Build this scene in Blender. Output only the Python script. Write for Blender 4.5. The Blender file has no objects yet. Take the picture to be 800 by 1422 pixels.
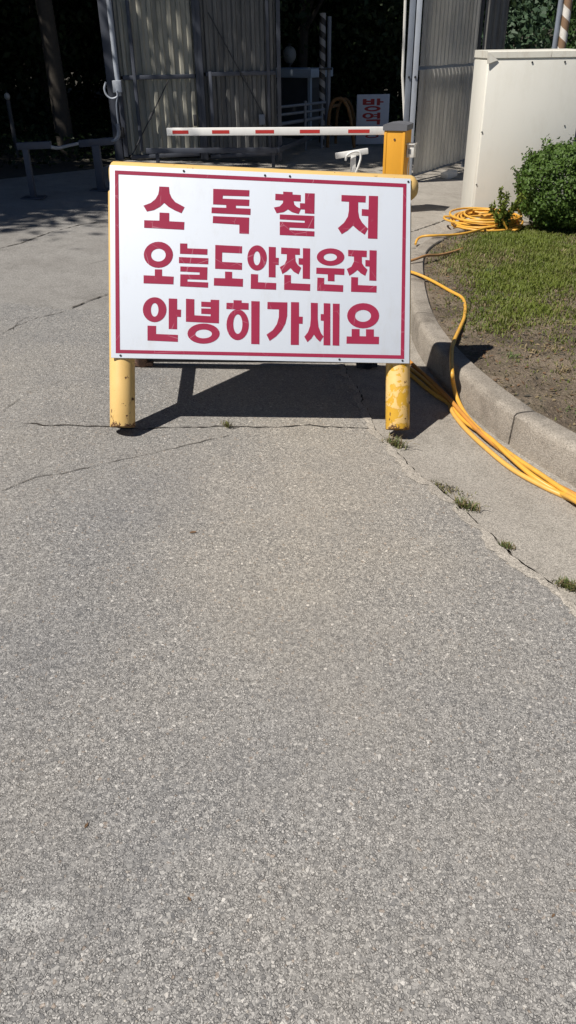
import bpy, bmesh, math, random
import numpy as np
from mathutils import Vector, Matrix
R = math.radians
scene = bpy.context.scene
col = scene.collection

# ------------------------------------------------------------------ camera, sky, sun, exposure
EYE = 1.6                       # eye height, metres
FPX = 1080.0                    # focal length for a picture 1422 px tall
PITCH = 0.5411000500498255      # looking down
ROLL = -0.015
SLOPE = 0.0695                  # the driveway falls to the right
def cam_axes():
    f = np.array([0, math.cos(PITCH), -math.sin(PITCH)])
    u = np.array([0, math.sin(PITCH), math.cos(PITCH)])
    r = np.array([1.0, 0, 0])
    c, s = math.cos(ROLL), math.sin(ROLL)
    return c*r + s*u, -s*r + c*u, f
AX = cam_axes()
cd = bpy.data.cameras.new('camera')
cam = bpy.data.objects.new('camera', cd)
col.objects.link(cam)
cd.sensor_fit = 'VERTICAL'; cd.sensor_height = 36.0; cd.lens = FPX*36/1422
cd.clip_start = 0.05; cd.clip_end = 2000
M4 = Matrix.Identity(4)
for i in range(3):
    M4[i][0] = AX[0][i]; M4[i][1] = AX[1][i]; M4[i][2] = -AX[2][i]
M4[2][3] = EYE
cam.matrix_world = M4
scene.camera = cam

SUN_EL = R(54.5)
SUN_XY = Vector((-0.837, -0.548)).normalized()      # towards the sun
world = bpy.data.worlds.new('World'); scene.world = world
world.use_nodes = True
wn = world.node_tree
bg = wn.nodes['Background']
sky = wn.nodes.new('ShaderNodeTexSky'); sky.sky_type = 'NISHITA'; sky.sun_disc = False; sky.air_density = 0.6; sky.dust_density = 0.2; sky.ozone_density = 2.5; sky.altitude = 600
sky.sun_elevation = SUN_EL; sky.sun_rotation = math.atan2(SUN_XY.x, SUN_XY.y)
wn.links.new(sky.outputs[0], bg.inputs[0]); bg.inputs[1].default_value = 0.05
sd = bpy.data.lights.new('sun', 'SUN'); sd.energy = 5.0; sd.angle = R(0.53); sd.color = (1.0, 0.94, 0.86)
sun = bpy.data.objects.new('sun', sd); col.objects.link(sun)
tosun = Vector((SUN_XY.x*math.cos(SUN_EL), SUN_XY.y*math.cos(SUN_EL), math.sin(SUN_EL)))
sun.rotation_euler = tosun.to_track_quat('Z', 'Y').to_euler()
sun.location = (-20, -12, 30)
vs = scene.view_settings
vs.view_transform = 'Standard'; vs.look = 'None'; vs.gamma = 1.0; vs.use_curve_mapping = False
vs.exposure = 0.16

rng = random.Random(7)
NR = np.random.default_rng(11)

# ------------------------------------------------------------------ survey helpers: sight lines of the photograph -> metres
def ray(px, py):
    d = (px-400)/FPX*AX[0] + (711-py)/FPX*AX[1] + AX[2]
    return d
def G(px, py, dz=0.0):           # where a sight line meets the sloping ground raised by dz
    d = ray(px, py); t = (dz-EYE)/(d[2]+SLOPE*d[0])
    return Vector((d[0]*t, d[1]*t, EYE+d[2]*t))
def V(px, py, Y):                # the point of a sight line at distance Y
    d = ray(px, py); t = Y/d[1]
    return Vector((d[0]*t, Y, EYE+d[2]*t))
def gz(x):
    return -SLOPE*max(-8.0, min(8.0, x))

# ------------------------------------------------------------------ object helpers
def tag(o, label=None, cat=None, group=None, kind=None):
    if label: o['label'] = label
    if cat: o['category'] = cat
    if group: o['group'] = group
    if kind: o['kind'] = kind
    return o
def empty(name, loc=(0,0,0), rz=0.0, **k):
    o = bpy.data.objects.new(name, None); col.objects.link(o)
    o.empty_display_size = 0.1
    o.location = loc; o.rotation_euler = (0,0,rz)
    return tag(o, **k)
def link(name, me, m, parent=None, loc=None, rot=None):
    o = bpy.data.objects.new(name, me); col.objects.link(o)
    if m is not None:
        me.materials.clear()
        for x in (m if isinstance(m, (list, tuple)) else [m]): me.materials.append(x)
    if parent: o.parent = parent
    if loc is not None: o.location = loc
    if rot is not None: o.rotation_euler = rot
    return o
def finish(bm, name, m, parent=None, loc=None, rot=None, smooth=35):
    me = bpy.data.meshes.new(name)
    bmesh.ops.recalc_face_normals(bm, faces=bm.faces[:])
    bm.to_mesh(me); bm.free()
    if smooth:
        me.shade_smooth(); me.set_sharp_from_angle(angle=R(smooth))
    return link(name, me, m, parent, loc, rot)
def fast(name, v, f, m, parent=None, mi=None, smooth=False, loc=None):
    v = np.asarray(v, dtype=np.float32); f = np.asarray(f, dtype=np.int32)
    me = bpy.data.meshes.new(name)
    k = f.shape[1]
    me.vertices.add(len(v)); me.vertices.foreach_set('co', v.ravel())
    me.loops.add(f.size); me.loops.foreach_set('vertex_index', f.ravel())
    me.polygons.add(len(f)); me.polygons.foreach_set('loop_start', np.arange(0, f.size, k, dtype=np.int32))
    o = link(name, me, m, parent, loc)
    if mi is not None: me.polygons.foreach_set('material_index', np.asarray(mi, dtype=np.int32))
    me.update(); me.validate()
    if smooth: me.shade_smooth()
    return o
def add_box(bm, c, s, rot=None, bev=0.0):
    r = bmesh.ops.create_cube(bm, size=1.0)
    vs_ = r['verts']
    mt = Matrix.Translation(c) @ (rot.to_4x4() if rot is not None else Matrix.Identity(4)) @ Matrix.Diagonal((s[0], s[1], s[2], 1))
    bmesh.ops.transform(bm, matrix=mt, verts=vs_)
    if bev > 0:
        ed = list({e for v in vs_ for e in v.link_edges})
        bmesh.ops.bevel(bm, geom=ed, offset=bev, segments=2, profile=0.5, affect='EDGES')
def box(name, c, s, m, parent=None, rot=None, bev=0.0, loc=None):
    bm = bmesh.new(); add_box(bm, c, s, rot, bev)
    return finish(bm, name, m, parent, loc)
def add_tube(bm, pts, r, n=10, caps=True, rr=None):
    pts = [Vector(p) for p in pts]
    rings = []
    up = None
    for i, p in enumerate(pts):
        a = pts[max(i-1, 0)]; b = pts[min(i+1, len(pts)-1)]
        t = (b-a).normalized()
        if up is None:
            up = Vector((0,0,1)) if abs(t.z) < 0.9 else Vector((1,0,0))
        x = up - t*up.dot(t); x.normalize(); up = x
        y = t.cross(x)
        rad = rr[i] if rr else r
        rings.append([bm.verts.new(p + (x*math.cos(2*math.pi*k/n) + y*math.sin(2*math.pi*k/n))*rad) for k in range(n)])
    for a, b in zip(rings, rings[1:]):
        for k in range(n):
            bm.faces.new((a[k], a[(k+1) % n], b[(k+1) % n], b[k]))
    if caps:
        bm.faces.new(rings[0][::-1]); bm.faces.new(rings[-1])
def tube(name, pts, r, m, parent=None, n=10, rr=None, smooth=50):
    bm = bmesh.new(); add_tube(bm, pts, r, n, True, rr)
    return finish(bm, name, m, parent, smooth=smooth)
def spline(pts, k=8):            # Catmull-Rom
    P = [Vector(p) for p in pts]; P = [P[0]*2-P[1]] + P + [P[-1]*2-P[-2]]
    out = []
    for i in range(1, len(P)-2):
        for j in range(k):
            t = j/k
            a, b, c, d = P[i-1], P[i], P[i+1], P[i+2]
            out.append(0.5*((2*b) + (c-a)*t + (2*a-5*b+4*c-d)*t*t + (3*b-a-3*c+d)*t*t*t))
    out.append(P[-2].copy())
    return out
def poly_sheet(name, pts, m, dz=0.0, cuts=0, kind='structure'):
    bm = bmesh.new()
    vv = [bm.verts.new((p[0], p[1], gz(p[0])+dz)) for p in pts]
    ed = [bm.edges.new((vv[i], vv[(i+1) % len(vv)])) for i in range(len(vv))]
    bmesh.ops.triangle_fill(bm, edges=ed, use_beauty=True)
    for f in bm.faces:
        if f.normal.z < 0: f.normal_flip()
    me = bpy.data.meshes.new(name); bm.to_mesh(me); bm.free()
    return tag(link(name, me, m), kind=kind)

# ------------------------------------------------------------------ materials
class Mat:
    def __init__(s, name, rough=0.6, metal=0.0, spec=0.5):
        s.m = bpy.data.materials.new(name); s.m.use_nodes = True
        s.nt = s.m.node_tree; s.b = s.nt.nodes['Principled BSDF']; s.out = s.nt.nodes['Material Output']
        s.b.inputs['Roughness'].default_value = rough; s.b.inputs['Metallic'].default_value = metal
        s.b.inputs['Specular IOR Level'].default_value = spec
        s.tc = s.nt.nodes.new('ShaderNodeTexCoord')
        s.P = s.tc.outputs['Object']
    def n(s, t): return s.nt.nodes.new(t)
    def l(s, a, b): s.nt.links.new(a, b)
    def setv(s, sock, v):
        if hasattr(v, 'links') or hasattr(v, 'is_linked'): s.l(v, sock)
        else: sock.default_value = v
    def scale(s, k, vec=None, loc=(0,0,0)):
        q = s.n('ShaderNodeMapping'); q.inputs['Scale'].default_value = k; q.inputs['Location'].default_value = loc
        s.l(vec or s.P, q.inputs[0]); return q.outputs[0]
    def noise(s, sc, det=4, rough=0.55, vec=None, dist=0.0):
        q = s.n('ShaderNodeTexNoise'); q.inputs['Scale'].default_value = sc; q.inputs['Detail'].default_value = det
        q.inputs['Roughness'].default_value = rough; q.inputs['Distortion'].default_value = dist
        s.l(vec or s.P, q.inputs['Vector']); return q.outputs[0]
    def voro(s, sc, feat='F1', vec=None, rnd=1.0):
        q = s.n('ShaderNodeTexVoronoi'); q.feature = feat; q.inputs['Scale'].default_value = sc
        q.inputs['Randomness'].default_value = rnd
        s.l(vec or s.P, q.inputs['Vector']); return q
    def ramp(s, fac, stops, interp='LINEAR'):
        q = s.n('ShaderNodeValToRGB'); q.color_ramp.interpolation = interp
        e = q.color_ramp.elements
        while len(e) < len(stops): e.new(0.5)
        for el, (p, c) in zip(e, stops):
            el.position = p
            el.color = (c, c, c, 1) if isinstance(c, (int, float)) else (c[0], c[1], c[2], 1)
        s.l(fac, q.inputs[0]); return q.outputs[0]
    def mix(s, f, a, b, mode='MIX'):
        q = s.n('ShaderNodeMix'); q.data_type = 'RGBA'; q.blend_type = mode
        s.setv(q.inputs[0], f)
        for sk, v in ((q.inputs[6], a), (q.inputs[7], b)):
            if isinstance(v, tuple): sk.default_value = (*v[:3], 1)
            else: s.l(v, sk)
        return q.outputs[2]
    def math(s, op, a, b=0.0, c=None, clamp=False):
        q = s.n('ShaderNodeMath'); q.operation = op; q.use_clamp = clamp
        s.setv(q.inputs[0], a); s.setv(q.inputs[1], b)
        if c is not None: s.setv(q.inputs[2], c)
        return q.outputs[0]
    def color(s, v): s.setv(s.b.inputs['Base Color'], (*v, 1) if isinstance(v, tuple) else v); return s
    def rough(s, v): s.setv(s.b.inputs['Roughness'], v)
    def bump(s, h, strength=0.5, dist=0.01, prev=None):
        q = s.n('ShaderNodeBump'); q.inputs['Strength'].default_value = strength; q.inputs['Distance'].default_value = dist
        s.l(h, q.inputs['Height'])
        if prev is not None: s.l(prev, q.inputs['Normal'])
        s.l(q.outputs[0], s.b.inputs['Normal']); return q.outputs[0]
    def translucent(s, fac, colr):
        t = s.n('ShaderNodeBsdfTranslucent'); s.setv(t.inputs[0], (*colr, 1) if isinstance(colr, tuple) else colr)
        x = s.n('ShaderNodeMixShader'); x.inputs[0].default_value = fac
        s.l(s.b.outputs[0], x.inputs[1]); s.l(t.outputs[0], x.inputs[2]); s.l(x.outputs[0], s.out.inputs[0])

def m_asphalt():
    k = Mat('weathered asphalt', 0.85)
    wv = k.n('ShaderNodeTexNoise'); wv.inputs['Scale'].default_value = 55; wv.inputs['Detail'].default_value = 2; k.l(k.P, wv.inputs['Vector'])
    av = k.n('ShaderNodeVectorMath'); av.operation = 'MULTIPLY_ADD'; k.l(wv.outputs[1], av.inputs[0]); av.inputs[1].default_value = (0.009,0.009,0.009); k.l(k.P, av.inputs[2])
    W = av.outputs[0]
    v1 = k.voro(135, vec=W); e1 = k.voro(135, 'DISTANCE_TO_EDGE', vec=W)
    v2 = k.voro(380, vec=W)
    sep = k.n('ShaderNodeSeparateColor'); k.l(v1.outputs['Color'], sep.inputs[0])
    sep2 = k.n('ShaderNodeSeparateColor'); k.l(v2.outputs['Color'], sep2.inputs[0])
    stone = k.ramp(sep.outputs[0], [(0.0,(0.15,0.149,0.148)), (0.4,(0.265,0.257,0.243)), (0.8,(0.36,0.348,0.325)), (0.95,(0.48,0.46,0.425)), (1.0,(0.66,0.63,0.58))])
    small = k.ramp(sep2.outputs[1], [(0.0,(0.085,0.083,0.08)), (0.28,(0.20,0.194,0.185)), (0.7,(0.33,0.318,0.298)), (1.0,(0.58,0.555,0.515))])
    pick = k.ramp(sep.outputs[1], [(0.68,0.0), (0.72,1.0)])
    c = k.mix(pick, small, stone)
    rust = k.ramp(sep.outputs[2], [(0.978,0.0), (0.99,1.0)])
    c = k.mix(k.math('MULTIPLY', rust, 0.35), c, (0.42,0.28,0.17))
    bind = k.math('MULTIPLY', k.ramp(e1.outputs['Distance'], [(0.0,1.0), (0.13,0.0)]), k.ramp(k.noise(70, 2), [(0.40,0.0), (0.60,1.0)]))
    c = k.mix(k.math('MULTIPLY', bind, 0.55), c, (0.12,0.117,0.112))
    # dust trodden in by traffic, patches of darker binder
    big = k.noise(0.9, 5, 0.6)
    c = k.mix(k.ramp(big, [(0.42,0.0), (0.66,0.30)]), c, (0.40,0.36,0.30))
    big2 = k.noise(2.2, 5, 0.65, vec=k.scale((1,1,1), loc=(7,3,0)))
    c = k.mix(k.ramp(big2, [(0.46,0.0), (0.72,0.30)]), c, (0.19,0.19,0.193))
    pale = k.noise(5.0, 4, 0.6, vec=k.scale((1,1,1), loc=(1,9,0)))
    c = k.mix(k.ramp(pale, [(0.55,0.0), (0.8,0.2)]), c, (0.46,0.44,0.405))
    geo0 = k.n('ShaderNodeSeparateXYZ'); k.l(k.P, geo0.inputs[0])
    # the dusty strip in the middle of the lane where sand washed off the verge settles, and darker old tyre tracks
    tx = k.math('ADD', geo0.outputs[0], k.math('MULTIPLY', k.math('SUBTRACT', k.noise(0.8, 3), 0.5), 1.1))
    sand = k.math('MULTIPLY', k.ramp(k.math('ABSOLUTE', k.math('SUBTRACT', tx, 0.12)), [(0.0,1.0), (0.95,0.0)]), k.ramp(k.math('MULTIPLY', geo0.outputs[1], 0.2), [(0.30,0.0), (0.48,1.0), (0.75,1.0), (0.9,0.3)]))
    c = k.mix(sand, c, k.mix(1.0, c, (1.19,1.14,1.05), 'MULTIPLY')); c = k.mix(k.math('MULTIPLY', sand, 0.10), c, (0.42,0.37,0.30))
    trk = k.ramp(k.math('ABSOLUTE', k.math('SUBTRACT', tx, -0.75)), [(0.05,1.0), (0.40,0.0)])
    c = k.mix(k.math('MULTIPLY', trk, 0.6), c, k.mix(1.0, c, (0.86,0.87,0.89), 'MULTIPLY'))
    c = k.mix(1.0, c, (1.09,1.10,1.12), 'MULTIPLY')
    # chalky spatter near the left edge
    geo = k.n('ShaderNodeSeparateXYZ'); k.l(k.P, geo.inputs[0])
    px, py = G(38,1272).x, G(38,1272).y
    dx = k.math('MULTIPLY', k.math('SUBTRACT', geo.outputs[0], px), 9.0); dy = k.math('MULTIPLY', k.math('SUBTRACT', geo.outputs[1], py), 22.0)
    dy = k.math('SUBTRACT', dy, k.math('MULTIPLY', dx, 0.45))
    d2 = k.math('ADD', k.math('MULTIPLY', dx, dx), k.math('MULTIPLY', dy, dy))
    spat = k.math('MULTIPLY', k.ramp(d2, [(0.0,1.0), (1.0,0.0)]), k.ramp(sep2.outputs[0], [(0.50,0.0), (0.6,1.0)]))
    c = k.mix(k.math('MULTIPLY', spat, 0.75), c, (0.62,0.61,0.58))
    k.color(c)
    h = k.math('ADD', k.math('MULTIPLY', sep.outputs[0], 0.8), k.math('MULTIPLY', sep2.outputs[0], 0.7))
    h = k.math('ADD', h, k.math('MULTIPLY', bind, -0.7))
    k.bump(h, 0.8, 0.0035)
    return k.m
def m_concrete(name, a, b, dirt=(0.17,0.155,0.13), stain=0.5, fine=260, cool=False):
    k = Mat(name, 0.88)
    c = k.mix(k.ramp(k.noise(1.3, 6, 0.62), [(0.35,0.0), (0.68,1.0)]), a, b)
    c = k.mix(k.ramp(k.noise(6, 6, 0.7), [(0.48,0.0), (0.75,stain)]), c, dirt)
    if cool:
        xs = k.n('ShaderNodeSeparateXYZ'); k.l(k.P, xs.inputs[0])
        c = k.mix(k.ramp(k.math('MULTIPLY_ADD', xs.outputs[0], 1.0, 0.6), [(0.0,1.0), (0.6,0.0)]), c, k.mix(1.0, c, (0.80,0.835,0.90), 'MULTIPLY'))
    v = k.voro(fine); sp = k.n('ShaderNodeSeparateColor'); k.l(v.outputs['Color'], sp.inputs[0])
    c = k.mix(0.62, c, k.mix(1.0, c, k.ramp(sp.outputs[0], [(0.0,0.35), (0.5,0.95), (1.0,1.5)]), 'MULTIPLY'))
    k.color(c)
    h = k.math('ADD', k.noise(90, 4), k.math('MULTIPLY', v.outputs['Distance'], 1.2))
    k.bump(h, 0.6, 0.005)
    return k.m
def m_plain(name, c, rough=0.6, var=0.12, sc=6, bump=0.0, metal=0.0, spec=0.5, dirt=None, dirt_amt=0.4):
    k = Mat(name, rough, metal, spec)
    lo = tuple(x*(1-var) for x in c); hi = tuple(min(1, x*(1+var)) for x in c)
    q = k.mix(k.noise(sc, 5, 0.6), lo, hi)
    if dirt: q = k.mix(k.ramp(k.noise(sc*2.3, 6, 0.7, vec=k.scale((1,1,0.35))), [(0.5,0.0), (0.78,dirt_amt)]), q, dirt)
    k.color(q)
    if bump: k.bump(k.noise(sc*20, 3), bump, 0.003)
    return k.m
def m_yellow(name, chip, thr=0.60):        # pale topcoat flaking off a mustard coat, rust where both are gone
    k = Mat(name, 0.5)
    top = k.mix(k.noise(14, 4), (0.72,0.46,0.15), (0.79,0.55,0.22))
    under = k.mix(k.noise(22, 4), (0.60,0.33,0.02), (0.68,0.40,0.045))
    rust = k.mix(k.noise(60, 4), (0.07,0.035,0.02), (0.20,0.09,0.035))
    sep = k.n('ShaderNodeSeparateXYZ'); k.l(k.P, sep.inputs[0])
    low = k.math('MULTIPLY', k.ramp(k.math('MULTIPLY_ADD', sep.outputs[2], -1.0, 0.0), [(0.0,0.0), (0.34,1.0)]), chip)
    n1 = k.math('ADD', k.noise(13, 6, 0.62, dist=0.6), k.math('MULTIPLY', low, 0.26))
    n2 = k.math('ADD', k.noise(24, 6, 0.68, vec=k.scale((1,1,0.8), loc=(5,2,1)), dist=0.4), k.math('MULTIPLY', low, 0.14))
    foot = k.ramp(k.math('MULTIPLY', sep.outputs[2], -1.0), [(0.255,0.0), (0.308,1.0)])
    n2 = k.math('ADD', n2, k.math('MULTIPLY', foot, 0.13))
    f1 = k.ramp(n1, [(thr,0.0), (thr+0.01,1.0)]); f2 = k.ramp(n2, [(0.665,0.0), (0.68,1.0)])
    k.color(k.mix(f2, k.mix(f1, top, under), rust))
    k.rough(k.ramp(f2, [(0,0.45), (1,0.95)]))
    k.bump(k.math('MULTIPLY', k.math('ADD', f1, f2), -1.0), 0.6, 0.0015)
    return k.m
def m_panel():
    k = Mat('white sign sheet', 0.5, spec=0.35)
    c = k.mix(k.noise(2.5, 5), (0.62,0.67,0.745), (0.66,0.71,0.78))
    c = k.mix(k.ramp(k.noise(9, 6, 0.75, vec=k.scale((1,1,0.4))), [(0.53,0.0), (0.85,0.5)]), c, (0.50,0.50,0.48))
    sp = k.noise(70, 3, 0.6)
    c = k.mix(k.ramp(sp, [(0.74,0.0), (0.78,0.55)]), c, (0.38,0.36,0.33))
    k.color(c); k.bump(k.noise(5, 3), 0.08, 0.01)
    return k.m
def m_vinyl():
    k = Mat('faded crimson vinyl', 0.42)
    c = k.mix(k.noise(7, 5), (0.28,0.018,0.052), (0.34,0.026,0.07))
    e = k.voro(9, 'DISTANCE_TO_EDGE', vec=k.scale((1,1,1)))
    crack = k.math('MULTIPLY', k.ramp(e.outputs['Distance'], [(0.0,1.0), (0.012,0.0)]), k.ramp(k.noise(6, 3), [(0.5,0.0), (0.62,1.0)]))
    c = k.mix(k.math('MULTIPLY', crack, 0.5), c, (0.70,0.42,0.50))
    c = k.mix(k.ramp(k.noise(28, 4, 0.7), [(0.68,0.0), (0.76,0.5)]), c, (0.62,0.36,0.42))
    k.color(c); k.bump(crack, 0.4, 0.001)
    return k.m
def m_sheet(name, a, b, tl, tcol, streak=0.5):
    k = Mat(name, 0.55)
    vec = k.scale((9, 9, 0.35))
    n = k.noise(1.6, 6, 0.65, vec=vec)
    c = k.mix(k.ramp(n, [(0.35,0.0), (0.65,1.0)]), a, b)
    c = k.mix(k.ramp(k.noise(2.2, 5, 0.7, vec=k.scale((4,4,0.7), loc=(3,1,2))), [(0.48,0.0), (0.70,streak)]), c, (0.075,0.075,0.068))
    c = k.mix(k.ramp(k.noise(7, 5, 0.7, vec=k.scale((5,5,0.5), loc=(8,0,1))), [(0.56,0.0), (0.75,0.55)]), c, (0.56,0.55,0.50))
    k.color(c)
    k.translucent(tl, tcol)
    return k.m
def m_leaf(name, a, b, c, sc=1.2, tr=0.3):
    k = Mat(name, 0.55, spec=0.35)
    n = k.noise(sc, 4, 0.65)
    q = k.mix(k.ramp(n, [(0.34,0.0), (0.66,1.0)]), a, b)
    q = k.mix(k.ramp(k.noise(sc*9, 2), [(0.52,0.0), (0.72,0.75)]), q, c)
    k.color(q); k.translucent(tr, q)
    return k.m
def m_soil():
    k = Mat('dry soil', 0.95)
    c = k.mix(k.ramp(k.noise(2.6, 6, 0.68), [(0.36,0.0), (0.66,1.0)]), (0.13,0.098,0.068), (0.36,0.285,0.205))
    c = k.mix(k.ramp(k.noise(9, 6, 0.7), [(0.5,0.0), (0.7,0.6)]), c, (0.10,0.105,0.05))
    c = k.mix(k.ramp(k.noise(45, 4, 0.7), [(0.54,0.0), (0.66,0.85)]), c, (0.42,0.345,0.26))
    k.color(c); k.bump(k.math('ADD', k.noise(28, 6, 0.75), k.noise(90, 4)), 1.0, 0.035)
    return k.m
def m_stripe(name, a, b, pitch):
    k = Mat(name, 0.5)
    s = k.n('ShaderNodeSeparateXYZ'); k.l(k.P, s.inputs[0])
    ang = k.math('DIVIDE', k.math('ARCTAN2', s.outputs[1], s.outputs[0]), 2*math.pi)
    f = k.math('FRACT', k.math('ADD', k.math('DIVIDE', s.outputs[2], pitch), ang))
    c = k.mix(k.ramp(f, [(0.0,0.0), (0.5,1.0)], 'CONSTANT'), a, b)
    c = k.mix(k.ramp(k.noise(14, 5, 0.7), [(0.5,0.0), (0.75,0.5)]), c, (0.2,0.17,0.14))
    k.color(c); return k.m

ASPHALT = m_asphalt()
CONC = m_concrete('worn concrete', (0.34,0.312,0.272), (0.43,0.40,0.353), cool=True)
MORTAR = m_concrete('gravelly mortar', (0.39,0.355,0.305), (0.46,0.425,0.37), dirt=(0.27,0.25,0.22), stain=0.75, fine=190)
KERBC = m_concrete('kerb concrete', (0.30,0.265,0.222), (0.41,0.37,0.315), dirt=(0.15,0.13,0.105), stain=0.9, fine=300)
SOIL = m_soil()
FLOOR = m_plain('forest floor', (0.055,0.05,0.038), 0.95, 0.5, 3, 0.8)
GAP = m_plain('dark packed dirt', (0.055,0.048,0.04), 0.95, 0.3, 30, 0.6)
PANEL = m_panel(); VINYL = m_vinyl()
YEL = m_yellow('pale yellow paint flaking', 0.6, 0.70); YEL_WORN = m_yellow('yellow paint badly flaked', 0.55, 0.555)
RUST = m_plain('rusty steel', (0.13,0.075,0.05), 0.85, 0.5, 30, 0.5)
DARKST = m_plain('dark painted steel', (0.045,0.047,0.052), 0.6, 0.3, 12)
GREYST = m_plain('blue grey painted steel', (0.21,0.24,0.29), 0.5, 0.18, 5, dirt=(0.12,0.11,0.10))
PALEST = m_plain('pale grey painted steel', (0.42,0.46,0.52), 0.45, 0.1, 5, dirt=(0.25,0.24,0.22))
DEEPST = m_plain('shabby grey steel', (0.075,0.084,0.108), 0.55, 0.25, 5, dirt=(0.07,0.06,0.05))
WHITEP = m_plain('white plastic', (0.74,0.73,0.69), 0.45, 0.05, 8, dirt=(0.45,0.42,0.36), dirt_amt=0.3)
BOOMW = m_plain('white painted aluminium', (0.80,0.80,0.78), 0.4, 0.04, 6, dirt=(0.5,0.48,0.44), dirt_amt=0.25)
REDREF = m_plain('red reflective tape', (0.50,0.035,0.03), 0.4, 0.12, 20)
ORANGE = m_plain('amber housing paint', (0.70,0.335,0.025), 0.45, 0.05, 5, dirt=(0.45,0.22,0.03), dirt_amt=0.25)
CAPGREY = m_plain('dark grey plastic cap', (0.13,0.135,0.15), 0.5, 0.1, 8)
BLACK = m_plain('black rubber', (0.018,0.018,0.02), 0.7, 0.2, 20)
CREAM = m_plain('cream cabinet steel', (0.78,0.77,0.705), 0.42, 0.03, 2.2, dirt=(0.58,0.55,0.46), dirt_amt=0.3)
CREAM_EDGE = m_plain('cream steel with rust runs', (0.74,0.725,0.65), 0.5, 0.05, 3, dirt=(0.36,0.24,0.13), dirt_amt=0.6)
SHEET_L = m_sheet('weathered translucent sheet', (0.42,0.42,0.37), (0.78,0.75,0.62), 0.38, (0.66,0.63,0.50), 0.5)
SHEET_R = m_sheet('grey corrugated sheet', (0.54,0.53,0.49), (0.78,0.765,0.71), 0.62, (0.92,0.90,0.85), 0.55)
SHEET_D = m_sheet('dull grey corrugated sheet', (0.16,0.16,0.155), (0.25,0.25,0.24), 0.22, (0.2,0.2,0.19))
HOSE = m_plain('orange yellow rubber hose', (0.70,0.38,0.055), 0.42, 0.16, 9, dirt=(0.42,0.23,0.09), dirt_amt=0.6)
HOSE_B = m_plain('pale yellow rubber hose', (0.70,0.40,0.09), 0.4, 0.12, 9, dirt=(0.45,0.27,0.1), dirt_amt=0.5)
HOSE_C = m_plain('dirty orange rubber hose', (0.56,0.25,0.05), 0.5, 0.2, 9, dirt=(0.3,0.17,0.08), dirt_amt=0.7)
HOSE_OLD = m_plain('sun bleached tan hose', (0.42,0.22,0.085), 0.6, 0.2, 12, dirt=(0.2,0.13,0.07), dirt_amt=0.6)
BARK = m_plain('bark', (0.055,0.047,0.038), 0.95, 0.4, 14, 0.8)
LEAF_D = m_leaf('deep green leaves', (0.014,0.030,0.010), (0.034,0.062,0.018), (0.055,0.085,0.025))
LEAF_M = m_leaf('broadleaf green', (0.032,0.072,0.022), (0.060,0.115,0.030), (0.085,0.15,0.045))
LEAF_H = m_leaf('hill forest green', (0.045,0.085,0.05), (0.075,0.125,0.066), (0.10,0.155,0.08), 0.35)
LEAF_B = m_leaf('box shrub green', (0.050,0.10,0.018), (0.095,0.165,0.030), (0.15,0.235,0.045), 9.0, 0.22)
LEAF_W = m_leaf('weed green', (0.09,0.135,0.045), (0.14,0.185,0.065), (0.19,0.235,0.10), 12.0, 0.25)
GR_A = m_leaf('grass green', (0.13,0.175,0.028), (0.19,0.235,0.042), (0.24,0.28,0.06), 3.0, 0.35)
GR_B = m_leaf('grass olive', (0.155,0.172,0.046), (0.205,0.212,0.064), (0.24,0.238,0.09), 3.0, 0.3)
GR_C = m_leaf('dry straw', (0.20,0.155,0.085), (0.29,0.23,0.13), (0.35,0.28,0.17), 3.0, 0.2)
LITTER = m_plain('brown dead leaf', (0.16,0.095,0.05), 0.8, 0.4, 40)
RED_TXT = m_plain('red lettering', (0.42,0.03,0.03), 0.5, 0.1, 10)
SIGNW = m_plain('white board', (0.62,0.66,0.74), 0.4, 0.05, 4)
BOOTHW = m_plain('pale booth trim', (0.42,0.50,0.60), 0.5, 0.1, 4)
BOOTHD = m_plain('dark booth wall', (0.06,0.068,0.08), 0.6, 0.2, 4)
STONE = m_plain('pale glass globe', (0.3,0.3,0.29), 0.4, 0.15, 9)
STR_BW = m_stripe('black and pale stripes', (0.03,0.03,0.03), (0.36,0.36,0.36), 0.21)
STR_WB = m_stripe('white and brown stripes', (0.24,0.15,0.09), (0.72,0.69,0.64), 0.24)
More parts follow.
